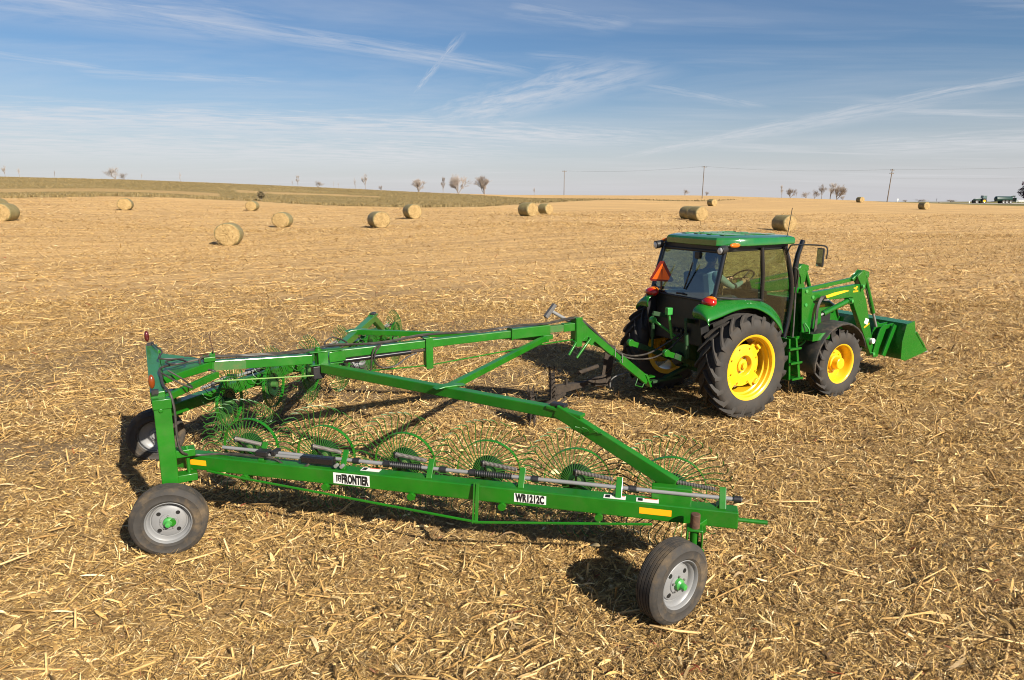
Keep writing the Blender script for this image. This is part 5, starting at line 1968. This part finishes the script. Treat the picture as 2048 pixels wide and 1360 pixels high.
# ------------------------------------------------------------------ driver
def driver():
    J = {}
    E_ = []
    names, pts, rad = [], [], []

    def add(n, p, r, parent=None):
        J[n] = len(pts)
        pts.append(p)
        rad.append(r)
        if parent:
            E_.append((J[parent], J[n]))
    add('pelvis', (0.06, 0.0, 1.72), 0.15)
    add('waist', (0.06, 0.0, 1.86), 0.145, 'pelvis')
    add('chest', (0.09, 0.0, 2.04), 0.165, 'waist')
    add('collar', (0.11, 0.0, 2.17), 0.10, 'chest')
    add('neck', (0.13, 0.0, 2.25), 0.058, 'collar')
    add('jaw', (0.155, 0.0, 2.33), 0.072, 'neck')
    add('skull', (0.15, 0.0, 2.41), 0.090, 'jaw')
    add('crown', (0.145, 0.0, 2.46), 0.075, 'skull')
    for s_, nm in ((-1, 'r'), (1, 'l')):
        add('sh' + nm, (0.10, s_ * 0.19, 2.12), 0.075, 'collar')
        add('el' + nm, (0.36, s_ * 0.27, 1.93), 0.052, 'sh' + nm)
        add('fa' + nm, (0.52, s_ * 0.235, 1.955), 0.048, 'el' + nm)
        add('wr' + nm, (0.68, s_ * 0.19, 1.99), 0.034, 'fa' + nm)
        add('pa' + nm, (0.75, s_ * 0.175, 2.01), 0.040, 'wr' + nm)
        add('hi' + nm, (0.10, s_ * 0.11, 1.70), 0.10, 'pelvis')
        add('kn' + nm, (0.55, s_ * 0.17, 1.72), 0.075, 'hi' + nm)
        add('an' + nm, (0.72, s_ * 0.17, 1.32), 0.050, 'kn' + nm)
        add('to' + nm, (0.90, s_ * 0.17, 1.27), 0.042, 'an' + nm)
    me = D.meshes.new('person_skeleton')
    me.from_pydata(pts, E_, [])
    o = D.objects.new('person_skeleton', me)
    COL.objects.link(o)
    sk = o.modifiers.new('skin', 'SKIN')
    sk.use_smooth_shade = True
    if not me.skin_vertices:
        me.skin_vertices.new()
    for i, r in enumerate(rad):
        me.skin_vertices[0].data[i].radius = (r, r)
        me.skin_vertices[0].data[i].use_root = (i == 0)
    sb = o.modifiers.new('sub', 'SUBSURF')
    sb.levels = sb.render_levels = 2
    dg = bpy.context.evaluated_depsgraph_get()
    bod = D.meshes.new_from_object(o.evaluated_get(dg))
    D.objects.remove(o)
    mb = MB()
    mb.v = [tuple(v.co) for v in bod.vertices]
    for p in bod.polygons:
        c = p.center
        mi = 1
        if c.z < 1.80 and not (abs(c.y) > 0.15 and c.x > 0.3 and c.z > 1.85):
            mi = 2
        if c.z < 1.37:
            mi = 3
        if c.z > 2.235 or (c.x > 0.655 and c.z > 1.9):
            mi = 0
        mb.f.append(tuple(p.vertices))
        mb.m.append(mi)
    # fingers closed round the wheel rim, nose, ears
    mb.mi = 0
    for s_ in (-1, 1):
        for k, (ln, dy) in enumerate(((0.070, -0.030), (0.080, -0.010), (0.078, 0.010), (0.062, 0.030))):
            b0 = V(0.77, s_ * 0.175 + dy, 2.02)
            mb.tube([b0, b0 + V(0.035, 0, 0.020), b0 + V(0.050, 0, -0.005), b0 + V(0.030, 0, -0.030 * ln / 0.08)], [0.010, 0.0095, 0.009, 0.007], 6)
        b0 = V(0.735, s_ * (0.175 - 0.035), 2.015)
        mb.tube([b0, b0 + V(0.02, -s_ * 0.02, 0.015), b0 + V(0.045, -s_ * 0.015, 0.015)], [0.012, 0.011, 0.008], 6)
        mb.ball((0.14, s_ * 0.088, 2.385), 0.026, 6, (0.7, 0.35, 1.0))
    mb.tube([(0.235, 0, 2.41), (0.258, 0, 2.375), (0.235, 0, 2.365)], [0.008, 0.016, 0.010], 6)
    o = mb.build('person', [M['skin'], M['shirt'], M['jeans'], M['hair']], None, smooth=70)
    o.location = TLOC
    o.rotation_euler = (0, 0, TH)
    for s_ in (-1, 1):
        k = MB()
        k.ball((0.228, s_ * 0.033, 2.410), 0.011, 5)
        k.build('eye', M['ink'], o, smooth=60)
    k = MB()
    k.ball((0.236, 0, 2.335), 0.014, 5, (0.4, 1.5, 0.35))
    k.build('mouth', M['redink'], o, smooth=60)
    k = MB()
    k.ball((0.14, 0, 2.445), 0.105, 8, (1.02, 0.93, 0.72))
    k.lathe([(0.001, 0.0), (0.075, 0.0), (0.078, 0.006), (0.001, 0.010)], (0.235, 0, 2.445), (0.15, 0, 1), 16)
    k.build('cap', M['cap'], o, smooth=60)
    k = MB()
    k.ball((0.125, 0, 2.40), 0.098, 8, (0.95, 0.96, 0.8))
    k.build('hair', M['hair'], o, smooth=60)
    tag(o, 'driver in pale shirt and dark cap seated at the steering wheel in the cab', 'person')


driver()

# ------------------------------------------------------------------ round bales
def bale_materials():
    face = D.materials.new('bale_straw_face')
    face.use_nodes = True
    t = NT(face.node_tree)
    b = t.n['Principled BSDF']
    ob = t.new('ShaderNodeTexCoord').outputs['Object']
    n = t.noise(ob, 4.5, 8, 0.78, 0.8)
    n2 = t.noise(t.mapping(ob, scale=(1, 3, 1)), 22, 6, 0.7, 1.0)
    k = t.math('ADD', t.math('MULTIPLY', n, 0.5), t.math('MULTIPLY', n2, 0.5))
    c = t.cramp(k, [(0.36, (0.085, 0.054, 0.019)), (0.46, (0.25, 0.165, 0.062)), (0.54, (0.40, 0.270, 0.110)), (0.64, (0.56, 0.400, 0.190))])
    t.link(c, b.inputs['Base Color'])
    b.inputs['Roughness'].default_value = 0.9
    bp = t.new('ShaderNodeBump')
    bp.inputs['Strength'].default_value = 1.0
    bp.inputs['Distance'].default_value = 0.08
    t.link(k, bp.inputs['Height'])
    t.link(bp.outputs[0], b.inputs['Normal'])
    wrap = D.materials.new('bale_net_wrap')
    wrap.use_nodes = True
    t = NT(wrap.node_tree)
    b = t.n['Principled BSDF']
    ob = t.new('ShaderNodeTexCoord').outputs['Object']
    n = t.noise(t.mapping(ob, scale=(6, 1.2, 1.2)), 5, 6, 0.7)
    n2 = t.noise(ob, 2.2, 3, 0.6)
    c = t.cramp(t.math('ADD', t.math('MULTIPLY', n, 0.6), t.math('MULTIPLY', n2, 0.4)), [(0.33, (0.11, 0.094, 0.036)), (0.5, (0.20, 0.163, 0.066)), (0.66, (0.31, 0.245, 0.110))])
    t.link(c, b.inputs['Base Color'])
    b.inputs['Roughness'].default_value = 0.55
    bp = t.new('ShaderNodeBump')
    bp.inputs['Strength'].default_value = 0.6
    bp.inputs['Distance'].default_value = 0.03
    t.link(n, bp.inputs['Height'])
    t.link(bp.outputs[0], b.inputs['Normal'])
    return face, wrap


BF, BW = bale_materials()


def bale_mesh(seed):
    """axis along x, resting on z = 0"""
    rs = np.random.default_rng(seed)
    Rb, hl = 0.755, 0.74
    prof = [(0.001, -hl), (0.2, -hl - 0.01), (0.42, -hl), (0.60, -hl + 0.01), (0.70, -hl + 0.025), (0.745, -hl + 0.07), (Rb, -hl + 0.2), (Rb + 0.008, -0.25), (Rb + 0.01, 0), (Rb + 0.008, 0.25),
            (Rb, hl - 0.2), (0.745, hl - 0.07), (0.70, hl - 0.025), (0.60, hl - 0.01), (0.42, hl), (0.2, hl + 0.01), (0.001, hl)]
    mats = [0] * 4 + [1] * 8 + [0] * 4
    mb = MB()
    mb.lathe(prof, (0, 0, 0), (1, 0, 0), 44, mats)
    out = []
    for x, y, z in mb.v:
        r = math.hypot(y, z)
        a = math.atan2(z, y)
        k = 1 + 0.018 * math.sin(2 * a + seed) + 0.012 * math.sin(3 * a + 2 * seed) + rs.normal(0, 0.006)
        y, z = y * k, z * k
        z = max(z, -0.715) * 0.985
        out.append((x + rs.normal(0, 0.012), y, z + 0.715 * 0.985))
    mb.v = out
    # loose straw on the two faces
    mb.mi = 0
    for i in range(70):
        rr_ = 0.70 * math.sqrt(rs.random())
        a = rs.random() * 2 * PI
        sx_ = hl + 0.012 if i % 2 else -hl - 0.012
        p = V(sx_, rr_ * math.cos(a), 0.72 + rr_ * math.sin(a))
        d = V(rs.normal(0, 0.05) + (0.03 if i % 2 else -0.03), rs.normal(0, 0.10), rs.normal(0, 0.10))
        mb.tube([p, p + d], 0.010, 3, cap=False)
    return mb


BALES = [  # column, row of the foot, depth, bearing of the axis (towards the face we see), label
    (460, 489, 44.0, -77, 'closest of the round straw bales on the left, flat straw face to the camera'),
    (566, 453, 63, -86, 'round straw bale right behind and right of the closest left bale'),
    (758, 455, 58.7, -58, 'mid field round straw bale left of the centre, shaded wrap on its left side'),
    (825, 437, 71, -58, 'round straw bale close behind and right of the mid field bale'),
    (252, 420, 83, -70, 'lone round straw bale far left below the grassy bank'),
    (505, 419, 97, -86, 'small distant round straw bale beside the dark shrub at the bank edge'),
    (12, 442, 55, -80, 'round straw bale cut by the left edge of the picture, the front one of two'),
    (-4, 428, 66, -80, 'round straw bale half hidden behind the bale at the left edge'),
    (1056, 432, 71, -48, 'left one of two round straw bales standing near each other in the centre distance'),
    (1091, 427, 92, -46, 'right and smaller one of two round straw bales in the centre distance'),
    (1394, 442, 70, -66, 'front round straw bale of the touching pair above the tractor cab'),
    (1377, 438, 74, -66, 'rear round straw bale of the touching pair above the tractor cab'),
    (1424, 412, 143, -62, 'small far round straw bale behind the touching pair'),
    (1567, 462, 60.5, -66, 'big green tinged round bale just behind the tractor cab roof, side on'),
    (1720, 404, 180, -74, 'tiny distant round straw bale on the skyline left of the leaning pole'),
    (1847, 419, 133, -74, 'small round straw bale at the far right near the grass verge'),
]
bm_ = []
for i in range(3):
    bm_.append(bale_mesh(3 + i * 5).build('round_bale_shape', [BF, BW], None, smooth=60))
for i, (px, py, d, bear, lab) in enumerate(BALES):
    x, y, _ = pix_at(px, py, d)
    o = bm_[i % 3].copy()
    o.name = 'round_bale'
    COL.objects.link(o)
    zs = [gz(x + a, y + b) for a in (-0.5, 0.5) for b in (-0.5, 0.5)]
    o.location = (x, y, sum(zs) / 4 - 0.02)
    o.rotation_euler = (0, 0, R(bear))
    o.scale = (random.uniform(0.95, 1.06), random.uniform(0.98, 1.06), random.uniform(0.94, 1.02))
    tag(o, lab, 'bale', 'round bales left in the stubble field')
for o in bm_:
    D.objects.remove(o)

# ------------------------------------------------------------------ bare trees on the skyline
def grow(mb_t, mb_b, p, d, L, r, lev, rs, spread, n_child=(3, 5), up=0.15):
    q = p + d * L
    mid = p + d * L * 0.5 + V(rs.gauss(0, 0.04), rs.gauss(0, 0.04), 0) * L
    (mb_t if lev >= 3 else mb_b).tube([p, mid, q], [r, r * 0.85, r * 0.65], 5 if lev >= 3 else 3, cap=False)
    if lev == 0:
        return
    for k in range(rs.randint(*n_child)):
        a = rs.uniform(0, 2 * PI)
        s_ = spread * rs.uniform(0.6, 1.3)
        o1 = d.orthogonal().normalized()
        o2 = d.cross(o1)
        nd = (d + (o1 * math.cos(a) + o2 * math.sin(a)) * s_ + V(0, 0, up)).normalized()
        t_ = rs.uniform(0.30, 1.0)
        grow(mb_t, mb_b, p + d * L * t_, nd, L * rs.uniform(0.55, 0.8), max(r * 0.55, 0.0028), lev - 1, rs, spread, n_child, up)


def tree_variant(seed, kind):       # several limbs, then four or five orders of ever finer twigs
    rs = random.Random(seed)
    t_, b_ = MB(), MB()
    if kind == 'round':
        for k in range(4):
            d = V(rs.gauss(0, 0.42), rs.gauss(0, 0.42), 1).normalized()
            grow(t_, b_, V(0, 0, 0), d, 0.40, 0.016, 4, rs, 0.50, (4, 5), 0.10)
    elif kind == 'tall':
        grow(t_, b_, V(0, 0, 0), V(0, 0, 1), 0.50, 0.017, 4, rs, 0.42, (4, 5), 0.25)
    elif kind == 'thin':
        grow(t_, b_, V(0, 0, 0), V(0, 0, 1), 0.55, 0.018, 3, rs, 0.40, (4, 5), 0.25)
    else:
        for k in range(5):
            d = V(rs.gauss(0, 0.5), rs.gauss(0, 0.5), 1).normalized()
            grow(t_, b_, V(0, 0, 0), d, 0.42, 0.013, 3, rs, 0.55, (4, 5), 0.05)
    top = max(v[2] for v in t_.v + b_.v)
    for m_ in (t_, b_):
        m_.v = [(x / top, y / top, z / top) for x, y, z in m_.v]
    return t_, b_


PROTO = {}
for kind in ('round', 'tall', 'thin', 'bush'):
    for k in range(2):
        a, b_ = tree_variant(hash(kind) % 97 + k * 13 if False else {'round': 5, 'tall': 31, 'thin': 53, 'bush': 71}[kind] + k * 13, kind)
        if not a.v:
            a.tube([(0, 0, -0.02), (0, 0, 0.15)], 0.012, 4)
        o = a.build('bare_tree', M['bark'], None, smooth=60)
        c = b_.build('branches', M['twig'], o, smooth=60)
        PROTO[kind, k] = o
TREES = [  # column, top row, depth, height in photo pixels below the top to the foot, kind, width factor, category, label
    (11, 331, 190, 26, 'tall', 0, 0.8, 'reddish slender bare tree at the far left end of the skyline'),
    (39, 335, 190, 22, 'thin', 0, 0.9, 'thin bare sapling right of the reddish tree at the far left skyline'),
    (110, 340, 195, 20, 'thin', 1, 0.8, 'faint spindly sapling on the left skyline, between the far left trees and the bushy one'),
    (232, 330, 188, 31, 'bush', 0, 1.1, 'bushy dark tree standing out on the left skyline with a low bush at its side'),
    (249, 345, 188, 17, 'bush', 1, 1.0, 'low bush beside the bushy tree on the left skyline'),
    (284, 346, 195, 15, 'thin', 0, 0.5, 'tiny dark upright shrub on the skyline right of the bushy tree'),
    (361, 344, 200, 20, 'thin', 1, 0.8, 'small faint bare sapling alone on the left skyline'),
    (596, 351, 215, 24, 'tall', 1, 0.9, 'dark slender tree on the skyline left of a low bare bush'),
    (585, 360, 215, 16, 'thin', 0, 0.7, 'small sapling touching the dark slender tree on the skyline'),
    (635, 360, 215, 17, 'bush', 0, 1.4, 'wide low bare bush on the skyline right of the dark slender tree'),
    (668, 362, 220, 17, 'thin', 1, 0.5, 'left one of two tiny upright shrubs on the skyline'),
    (677, 364, 220, 15, 'thin', 0, 0.5, 'right one of two tiny upright shrubs on the skyline'),
    (711, 356, 225, 23, 'thin', 1, 0.9, 'pale thin bare tree just left of a leaning grey one on the skyline'),
    (731, 348, 225, 32, 'tall', 0, 1.0, 'leaning grey bare tree on the central left skyline'),
    (763, 370, 225, 14, 'bush', 1, 0.9, 'low faint scrub on the skyline right of the leaning grey tree'),
    (838, 357, 225, 27, 'round', 0, 1.2, 'small spreading bare tree left of the two rounded trees on the skyline'),
    (886, 355, 225, 32, 'tall', 1, 0.8, 'narrow bare tree between the spreading tree and the two rounded trees'),
    (917, 349, 225, 39, 'round', 1, 1.0, 'rounded bare tree, left and larger of the pair on the bank'),
    (969, 351, 225, 37, 'round', 0, 0.95, 'rounded bare tree, right one of the pair on the bank'),
    (1068, 374, 235, 16, 'thin', 0, 0.8, 'faint little shrub on the skyline left of the first utility pole'),
    (1369, 377, 320, 15, 'bush', 0, 1.2, 'small bare bush left of the middle utility pole'),
    (1412, 382, 320, 12, 'bush', 1, 1.0, 'tiny bare bush at the foot of the middle utility pole'),
    (1563, 371, 240, 28, 'tall', 1, 0.7, 'narrow bare tree at the left end of the right hand skyline clump'),
    (1580, 376, 240, 23, 'round', 1, 0.9, 'short bare tree second from left in the right hand skyline clump'),
    (1592, 381, 240, 18, 'thin', 0, 0.9, 'spindly bush third in the right hand skyline clump'),
    (1612, 383, 242, 17, 'bush', 1, 1.2, 'low bare bush in the gap of the right hand skyline clump'),
    (1628, 377, 242, 23, 'bush', 0, 0.9, 'grey bare bush left of the tall trio in the right hand skyline clump'),
    (1643, 369, 242, 31, 'tall', 0, 1.3, 'left tree of the tall bare trio on the right hand skyline'),
    (1660, 367, 242, 33, 'tall', 1, 1.5, 'middle and tallest tree of the tall bare trio on the right hand skyline'),
    (1673, 370, 242, 31, 'round', 1, 1.1, 'right tree of the tall bare trio on the right hand skyline'),
    (1686, 391, 242, 9, 'bush', 1, 1.3, 'scrap of low scrub right of the tall bare trio'),
    (1812, 399, 330, 6, 'bush', 0, 3.0, 'low scrub on the far horizon just right of the white marker post'),
    (1838, 398, 330, 7, 'bush', 1, 3.2, 'low scrub on the far horizon above the bale at the far right'),
    (1902, 398, 330, 8, 'bush', 0, 3.4, 'low scrub on the far horizon between the tiny sapling and the distant tractor'),
    (1872, 396, 330, 12, 'thin', 0, 0.8, 'tiny dark sapling on the far right horizon beyond the road'),
]
for (px, top, d, hp, kind, k, wf, lab) in TREES:
    x, y, zb = pix_at(px, top + hp, d)
    zg = float(terrain([x], [y])[0])
    zt = pix_at(px, top, d)[2]
    o = copy_tree(PROTO[kind, k])
    h = max(zt - zg, 1.0)
    o.location = (x, y, zg - 0.05)
    o.scale = (h * wf * 1.1, h * wf * 1.1, h * 1.08)
    o.rotation_euler = (0, 0, random.uniform(0, 6))
    bush = kind == 'bush' or 'shrub' in lab
    o.name = 'bare_bush' if bush else 'bare_tree'
    tag(o, lab, 'bush' if bush else 'tree', 'bare trees and bushes along the skyline')
for o in PROTO.values():
    for c in list(o.children):
        D.objects.remove(c)
    D.objects.remove(o)

# dark shrub at the edge of the bank
def leafy(name, n, cx, ext, size, mat_, parent, seed):
    rs = np.random.default_rng(seed)
    mb = MB()
    for i in range(n):
        u_ = rs.normal(0, 1, 3)
        u_ /= np.linalg.norm(u_)
        rr_ = rs.random() ** 0.45
        lump = 0.75 + 0.35 * math.sin(3 * u_[0] + 5 * u_[2] + seed) * math.cos(4 * u_[1])
        p = V(cx[0] + u_[0] * rr_ * ext[0] * lump, cx[1] + u_[1] * rr_ * ext[1] * lump, cx[2] + u_[2] * rr_ * ext[2] * lump)
        a = V(*rs.normal(0, 1, 3)).normalized() * size * rs.uniform(0.6, 1.4)
        b_ = a.orthogonal().normalized() * size * rs.uniform(0.4, 0.9)
        mb.add([p - a, p + b_, p + a, p - b_], [(0, 1, 2, 3)])
    return mb.build(name, mat_, parent)


x, y, _ = pix_at(523, 404, 124)
zg = float(terrain([x], [y])[0])
mb = MB()
for k in range(7):
    mb.tube([(0, 0, 0), (random.gauss(0, 0.3), random.gauss(0, 0.3), 0.8), (random.gauss(0, 0.6), random.gauss(0, 0.6), 1.6)], [0.04, 0.03, 0.01], 4)
sh = mb.build('dark_shrub', M['bark'], None, loc=(x, y, zg))
leafy('foliage', 420, (0, 0, 1.05), (0.75, 0.75, 0.95), 0.13, M['shrub'], sh, 5)
tag(sh, 'dark brown shrub at the foot of the grassy bank beside a small bale', 'bush')

# maroon tree cut by the right edge
x, y, _ = pix_at(2062, 404, 250)
zg = float(terrain([x], [y])[0])
mb = MB()
mb.tube([(0, 0, 0), (0.05, 0, 2.5), (0.1, 0.1, 6.5)], [0.22, 0.17, 0.06], 8)
for k in range(9):
    a = k * 2.4
    mb.tube([(0.05, 0, 1.6 + k * 0.45), (1.6 * math.cos(a), 1.6 * math.sin(a), 2.6 + k * 0.55)], [0.08, 0.03], 5)
mt = mb.build('maroon_tree', M['bark'], None, loc=(x, y, zg), smooth=60)
leafy('crown', 9000, (0.2, 0, 5.6), (4.6, 4.6, 4.5), 0.26, M['maroon'], mt, 8)
tag(mt, 'leafy dark maroon tree cut by the right edge of the picture', 'tree')

# ------------------------------------------------------------------ utility poles and wires
POLES = [(1128, 341, 387, 297, 0.0, 'pale utility pole, leftmost and farthest of the three'),
         (1404.5, 332, 391, 235, 0.012, 'utility pole in the middle of the three, above the touching pair of bales'),
         (1774, 338, 404, 208, 0.055, 'leaning utility pole with a double crossarm, rightmost of the three')]
tops = []
for px, top, foot, d, lean, lab in POLES:
    x, y, z0 = pix_at(px, foot, d)
    zg = min(float(terrain([x], [y])[0]), z0)
    zt = pix_at(px, top, d)[2]
    h = zt - zg
    mb = MB()
    mb.tube([(0, 0, -0.3), (lean * h * 0.5, 0, h * 0.5), (lean * h, 0, h)], [0.16, 0.13, 0.11], 10)
    po = mb.build('utility_pole', M['wood'], None, smooth=50, loc=(x, y, zg))
    ad = V(0.80, 0.60, 0)
    for k, dz in enumerate((0.35, 1.3) if lean > 0.03 else (0.35,)):
        mb = MB()
        c = V(lean * (h - dz), 0, h - dz)
        mb.beam(c - ad * 1.25, c + ad * 1.25, 0.14, 0.14)
        mb.build('crossarm', M['wood'], po)
        for q in (-1.1, -0.4, 0.4, 1.1):
            mb = MB()
            p = c + ad * q
            mb.tube([p + V(0, 0, 0.05), p + V(0, 0, 0.18), p + V(0, 0, 0.26)], [0.05, 0.07, 0.04], 8)
            mb.build('insulator', M['wire'], po)
    tops.append([V(x, y, zg) + V(lean * (h - 0.35), 0, h - 0.1) + ad * q for q in (-1.1, 1.1)] + [V(x + lean * h * 0.72, y, zg + h * 0.72)])
    tag(po, lab, 'utility pole', 'utility poles along the skyline')
off = [V(185, 178, 13.0) + V(0.8, 0.6, 0) * q for q in (-1.1, 1.1)] + [V(185, 178, 9.8)]
chain = tops + [off]
for i in range(3):
    for k in range(3):
        if k == 2 and i < 2:
            continue
        a, b_ = chain[i][k], chain[i + 1][k]
        sag = 0.9
        pts = [a.lerp(b_, t_ / 14) - V(0, 0, sag * 4 * (t_ / 14) * (1 - t_ / 14)) for t_ in range(15)]
        mb = MB()
        mb.tube(pts, 0.012, 4)
        o = mb.build('power_line', M['wire'], None)
        wl_ = [('between the leftmost and the middle utility pole', 'between the middle and the leaning utility pole', 'running right from the top of the leaning pole'),
               ('between the leftmost and the middle utility pole', 'between the middle and the leaning utility pole', 'running right from the top of the leaning pole'),
               ('', '', 'lower down running right from the shaft of the leaning pole')][k][i]
        which = '' if k == 2 else ('front ' if k == 0 else 'rear ')
        tag(o, 'thin %spower line %s' % (which, wl_), 'wire', 'overhead power lines')

# ------------------------------------------------------------------ far road: tractor with slurry tanker, posts
def far_vehicle_wheel(name, parent, c, r, wd, rim_mat):
    mb = MB()
    mb.lathe([(r * 0.58, -wd / 2), (r * 0.95, -wd / 2), (r, -wd / 2.6), (r, wd / 2.6), (r * 0.95, wd / 2), (r * 0.58, wd / 2)], n=24)
    o = mb.build(name, M['rubber'], parent, smooth=40, loc=c)
    mb = MB()
    mb.lathe([(r * 0.60, -wd / 2.2), (r * 0.3, -wd / 4), (0.01, -wd / 4)], n=20)
    mb.lathe([(r * 0.60, wd / 2.2), (r * 0.3, wd / 4), (0.01, wd / 4)], n=20)
    mb.build('rim', rim_mat, o, smooth=40)
    return o


d_ = 278
xt, yt, _ = pix_at(1964, 409, d_)
zt_ = float(terrain([xt], [yt])[0])
ft = empty('distant_tractor', (xt, yt, zt_), PI)
tag(ft, 'distant dark green tractor on the far road at the right, coupled to a tank trailer', 'tractor')
for s_ in (-1, 1):
    far_vehicle_wheel('rear_wheel', ft, (0, s_ * 1.0, 0.95), 0.95, 0.55, M['yellow'])
    far_vehicle_wheel('front_wheel', ft, (2.9, s_ * 0.95, 0.75), 0.75, 0.45, M['grey'])
mb = MB()
mb.prism([(0.5, 0.95), (3.5, 0.95), (3.6, 1.6), (3.2, 1.85), (0.5, 2.0)], -0.48, 0.48)
mb.beam((2.9, -0.7, 0.75), (2.9, 0.7, 0.75), 0.2, 0.2)
mb.beam((0, -0.8, 0.95), (0, 0.8, 0.95), 0.3, 0.3)
mb.box((-0.2, 0, 1.1), (1.4, 0.7, 0.6))
mb.build('hood', M['dgreen'], ft, bevel=0.05)
mb = MB()
mb.box((-0.35, 0, 3.02), (1.6, 1.6, 0.16))
mb.build('roof', M['dgreen'], ft, bevel=0.04)
mb = MB()
mb.prism([(0.45, 1.7), (0.35, 2.95), (-1.0, 2.95), (-1.1, 1.7)], -0.72, 0.72)
mb.build('cab_glass', M['slate'], ft)
for s_ in (-1, 1):
    mb = MB()
    for x0 in (0.42, -0.35, -1.05):
        mb.beam((x0, s_ * 0.73, 1.6), (x0 + (0.0 if x0 < 0 else -0.07), s_ * 0.73, 2.98), 0.07, 0.07, up=(1, 0, 0))
    mb.box((0.0, s_ * 0.95, 1.95), (1.5, 0.5, 0.08))
    mb.build('cab_post', M['black'], ft)
xk, yk, _ = pix_at(2007, 409, d_)
zk_ = float(terrain([xk], [yk])[0])
tk = empty('tank_trailer', (xk, yk, zk_), PI)
tag(tk, 'dark green slurry tank trailer behind the distant tractor on the far road', 'trailer')
mb = MB()
mb.lathe([(0.01, -3.4), (0.75, -3.3), (1.0, -3.0), (1.02, 3.0), (0.75, 3.25), (0.01, 3.35)], (0.4, 0, 1.85), (1, 0, 0), 28)
mb.build('tank', M['dgreen'], tk, smooth=40)
for x0 in (-1.9, -0.4, 0.95):
    for s_ in (-1, 1):
        far_vehicle_wheel('trailer_wheel', tk, (x0, s_ * 1.05, 0.72), 0.72, 0.5, M['grey'])
mb = MB()
mb.box((0.2, 0, 0.95), (6.8, 0.6, 0.2))
mb.beam((3.4, 0, 0.9), (5.2, 0, 0.75), 0.2, 0.2)
mb.beam((3.7, 0, 0.8), (3.7, 0, 1.8), 0.12, 0.12, up=(1, 0, 0))
mb.build('trailer_frame', M['black'], tk)
mb = MB()
mb.beam((-2.7, 0, 2.7), (-4.2, 0, 2.95), 0.5, 0.35)
mb.beam((-3.9, -1.3, 1.5), (-3.9, 1.3, 1.5), 0.3, 1.6)
mb.tube([(-2.6, 0.3, 2.9), (-3.4, 0.3, 3.2), (-4.0, 0.3, 2.2), (-4.4, 0.3, 1.0)], 0.10, 8)
for k in range(5):
    mb.tube([(-4.2, -1.2 + 0.6 * k, 1.4), (-4.9, -1.2 + 0.6 * k, 1.1), (-5.0, -1.2 + 0.6 * k, 0.3)], 0.05, 5)
mb.build('injector_toolbar', M['dgreen'], tk)
for px, py, d, h, wd, m_, nm, lab in ((1938, 409, 258, 0.85, 0.35, 'white', 'marker_post', 'small white marker post left of the distant tractor'),
                                      (1795, 404, 232, 1.1, 0.45, 'white', 'marker_post', 'small white marker post right of the leaning pole'),
                                      (1877, 411, 250, 0.45, 0.5, 'rust', 'field_stake', 'short dark stake at the field edge before the road')):
    x, y, _ = pix_at(px, py, d)
    zg = float(terrain([x], [y])[0])
    mb = MB()
    mb.box((0, 0, h * 0.72), (wd, 0.08, h * 0.55))
    mb.box((0, 0, h * 0.25), (0.10, 0.08, h * 0.6))
    o = mb.build(nm, M[m_], None, bevel=0.01, loc=(x, y, zg))
    tag(o, lab, 'post')
x0_, y0_, _ = pix_at(2030, 405, 330)
mb = MB()
zg = float(terrain([x0_ + 12], [y0_])[0])
for k in range(14):
    mb.beam((k * 2.4, 0, -0.2), (k * 2.4, 0, 1.3), 0.12, 0.12, up=(1, 0, 0))
wf_ = mb.build('white_fence', M['white'], None, loc=(x0_ - 4, y0_, zg))
for k in range(3):
    mb = MB()
    mb.beam((0, -0.08, 0.4 + 0.38 * k), (31.2, -0.08, 0.4 + 0.38 * k), 0.05, 0.18)
    mb.build('rail', M['white'], wf_)
tag(wf_, 'white board fence far right behind the tank trailer', 'fence')
print('objects', len(D.objects), 'tris', sum(len(o.data.polygons) * 2 for o in D.objects if o.type == 'MESH'))
